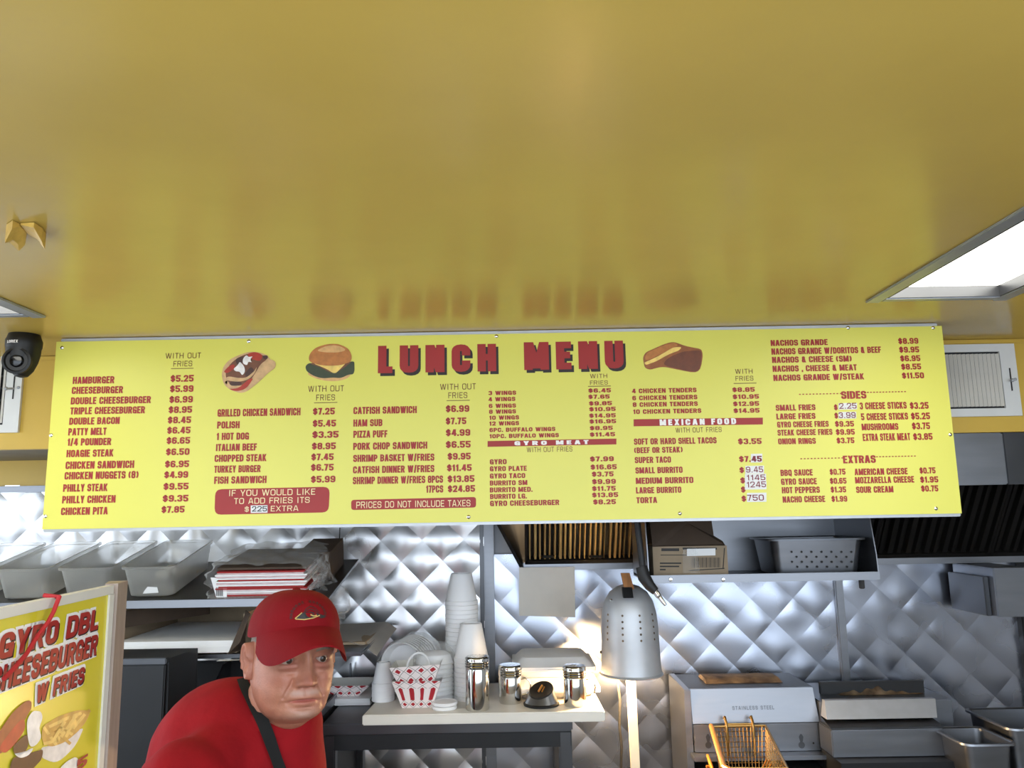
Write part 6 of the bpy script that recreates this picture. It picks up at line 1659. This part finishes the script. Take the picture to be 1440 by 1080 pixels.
# embroidered emblem: an arch of small dark letters over a sandwich
def onc(a, h, e=.0010):                                    # a: metres across the front, h: height over the rim
    ph = math.asin(min(.999, (h/CH)))**1.0; ph = max(.01, ph); la = a/(CFR*math.cos(ph)**.8+.02)
    return hw(*dome(la, ph, e))
def patch(pts, e=.0010): return [onc(-(x*1.12-.010), z*.84-.010, e) for x, z in pts]       # x positive toward the picture's right
mb = MB(); ec = .036
for k in range(16):
    a = radians(184-k*12.6); rx, rz = .043, .033
    cx, cz = rx*cos(a), ec+rz*sin(a); tx_, tz_ = -sin(a), cos(a); nx, nz = cos(a), sin(a)
    if k == 7: continue
    w_, h_ = .0025, .0034
    def q(u, v): return (cx+tx_*u*w_+nx*v*h_, cz+tz_*u*w_+nz*v*h_)
    mb.face(patch([q(-1, -1), q(-.4, -1), q(-.4, 1), q(-1, 1)])); mb.face(patch([q(.4, -1), q(1, -1), q(1, 1), q(.4, 1)])); 
    v_ = (.5, -.1, .8, -.8)[k % 4]; mb.face(patch([q(-1, v_-.22), q(1, v_-.22), q(1, v_+.22), q(-1, v_+.22)], .0012))
def arcline(p, w_=.0009):
    for a, b in zip(p, p[1:]):
        dx, dz = b[0]-a[0], b[1]-a[1]; L = math.hypot(dx, dz); nx, nz = -dz/L*w_, dx/L*w_
        mb.face(patch([(a[0]-nx, a[1]-nz), (b[0]-nx, b[1]-nz), (b[0]+nx, b[1]+nz), (a[0]+nx, a[1]+nz)]))
arcline([(-.015, .040), (-.006, .052), (.004, .057), (.016, .052), (.026, .040)])
arcline([(-.010, .044), (.002, .050), (.014, .046), (.022, .038)])
mb.face(patch([(-.032, .030), (-.016, .042), (.004, .043), (.026, .037), (.038, .034), (.020, .030), (-.006, .026)]))
mb.face(patch([(.022, .030), (.040, .035), (.041, .029), (.030, .027)]))
mb.build('embroidery', 'ink', cap, angle=0)
mb = MB()
def gl(p, w_=.0011):
    for a, b in zip(p, p[1:]):
        dx, dz = b[0]-a[0], b[1]-a[1]; L = math.hypot(dx, dz); nx, nz = -dz/L*w_, dx/L*w_
        mb.face(patch([(a[0]-nx, a[1]-nz), (b[0]-nx, b[1]-nz), (b[0]+nx, b[1]+nz), (a[0]+nx, a[1]+nz)], .0016))
gl([(-.034, .030), (-.018, .042)]); gl([(-.033, .029), (-.013, .0255), (.010, .028), (.026, .034)]); gl([(.002, .036), (.010, .032), (.018, .034)], .0014)
mb.build('gold_thread', 'thread_gold', cap, angle=0)

# ---- shirt
t = MB()
capsule(t, NB-bf*.105-UPV*.10, waist, .148, .172, 28); capsule(t, NB-bf*.038-UPV*.165, waist+bf*.03, .105, .160, 28); capsule(t, waist, pelvis+UPV*.02, .172, .165, 28)
capsule(t, RS-UPV*.008, LS-UPV*.008, .074, .074, 24)
capsule(t, NB-bf*.06-UPV*.045, RS-UPV*.005, .066, .062, 24); capsule(t, NB-bf*.06-UPV*.045, LS-UPV*.005, .066, .062, 24)
capsule(t, NB-bf*.075-UPV*.035, NB-bf*.11-UPV*.16, .066, .12, 24)
capsule(t, NB+bf*.008-UPV*.040, NB-bf*.0-UPV*.12, .073, .088, 24)
for a, b in ((RS, RE), (LS, LE)): capsule(t, a-UPV*.006, a.lerp(b, .74), .077, .074, 24)
sme = union(t, .0075, 6)
# soft folds
bm = bmesh.new(); bm.from_mesh(sme)
for v in bm.verts:
    p = v.co; rel = p-RS
    k = .0022*sin(70*(p.z*.8+rel.dot(bf)*.9+.3*rel.dot(brt)))*math.exp(-(rel.length/.17)**2)+.0018*sin(46*(p.z-.6*p.x))*math.exp(-((p-chest).length/.2)**2)
    v.co = p+v.normal*k
bm.to_mesh(sme); bm.free()
sme.name = 'shirt'
for p in sme.polygons: p.use_smooth = True
for v in sme.vertices: v.co -= foot
shirt = link('shirt', sme, 'shirt_red', man)
bm = bmesh.new(); bm.from_mesh(sme); SB = BVHTree.FromBMesh(bm); bm.free()
def shirt_hit(o, d):
    h = SB.ray_cast(Vector(o)-foot, Vector(d).normalized()); return (h[0]+foot, h[1]) if h[0] is not None else (None, None)
# collar band following the neck opening
mb = MB(); ring = []
nd = (hw(0, -.02, -.06)-NB).normalized()
e1 = nd.cross(brt).normalized(); e2 = nd.cross(e1).normalized()
cc_ = NB-bf*.012-UPV*.020
for i in range(64):
    a = 2*pi*i/64; dirv = bf*cos(a)+brt*sin(a)
    q = cc_+dirv*(.0735+.004*cos(a))+UPV*(-.030*cos(a)+.008)
    ring.append(q)
mb2 = MB()
for A in (0,):
    vs = []
    for i, q in enumerate(ring):
        dirv = (q-cc_); dirv.z = 0; dirv.normalize()
        vs.append([mb2.bm.verts.new(q+dirv*o+UPV*z) for o, z in ((-.006, .006), (-.003, .007), (.002, .003), (.006, -.006), (.006, -.012), (-.004, -.004))])
    for i in range(64):
        A_, B2 = vs[i], vs[(i+1) % 64]
        for k in range(6): mb2.fv([A_[k], A_[(k+1) % 6], B2[(k+1) % 6], B2[k]])
mb2.build('collar', 'shirt_red', shirt, angle=60); mb.bm.free()
# neck strap of the apron, lying on the shirt
L_, R2_ = [], []
lastY = YM
for lx, rx, y in reversed(((333, 346, 955), (336, 351, 964), (340, 357, 974), (345, 363, 984), (350, 369, 995), (356, 375, 1007), (362, 380, 1020), (368, 386, 1035), (374, 391, 1051), (381, 397, 1069), (389, 406, 1092))):
    for lst, px, py in ((L_, lx, y), (R2_, rx, y-3)):
        h, n_ = shirt_hit(ORG, ray(px, py))
        if h is None or abs(h.y-lastY) > .06: h = P(px, py, lastY+.004)
        lastY = h.y; lst.append(h-(h-ORG).normalized()*.006)
mb = MB()
vl = [mb.bm.verts.new(p) for p in L_]; vr = [mb.bm.verts.new(p) for p in R2_]
vl2 = [mb.bm.verts.new(p-(p-ORG).normalized()*.003) for p in L_]; vr2 = [mb.bm.verts.new(p-(p-ORG).normalized()*.003) for p in R2_]
for i in range(len(vl)-1):
    mb.fv([vl[i], vr[i], vr[i+1], vl[i+1]]); mb.fv([vl2[i], vl2[i+1], vr2[i+1], vr2[i]]); mb.fv([vl[i], vl[i+1], vl2[i+1], vl2[i]]); mb.fv([vr[i], vr2[i], vr2[i+1], vr[i+1]])
nk = []
for i in range(15):
    a = radians(140+i*5.7); dirv = bf*cos(a)+brt*sin(a)
    q = cc_+dirv*(.074)+UPV*(-.02*cos(a)+.018); nk.append((q, dirv))
vs = [[mb.bm.verts.new(q+d_*o+UPV*z) for o, z in ((0, -.012), (.003, -.012), (.003, .012), (0, .012))] for q, d_ in nk]
for A, B in zip(vs, vs[1:]):
    for k in range(4): mb.fv([A[k], A[(k+1) % 4], B[(k+1) % 4], B[k]])
mb.build('neck_strap', 'strap', man, angle=50)
# trousers and shoes
t = MB()
capsule(t, Vector((pelvis.x, pelvis.y, hipz+.06))+brt*.05, Vector((pelvis.x, pelvis.y, hipz+.06))-brt*.05, .14, .14)
for a, b, c in ((RH, RK, RA), (LH, LK, LA_)): capsule(t, a, b, .104, .076); capsule(t, b, c+UPV*.015, .074, .058)
tm = union(t, .01, 5)
for p in tm.polygons: p.use_smooth = True
for v in tm.vertices: v.co -= foot
link('trousers', tm, 'trousers', man)
for c in (RA, LA_):
    mb = MB(); q = Vector((c.x, c.y, .045))
    M = Matrix((bf, -brt if 0 else UPV.cross(bf), UPV)).transposed()
    mb.ball(q+bf*.055, (.14, .05, .042), 28, 14, M); mb.ball(q-bf*.01+UPV*.03, (.06, .046, .05), 20, 12, M); bb = q+bf*.055
    for v in mb.bm.verts:
        if v.co.z < .006: v.co.z = .002
    mb.build('shoe', 'rubber', man, angle=60)
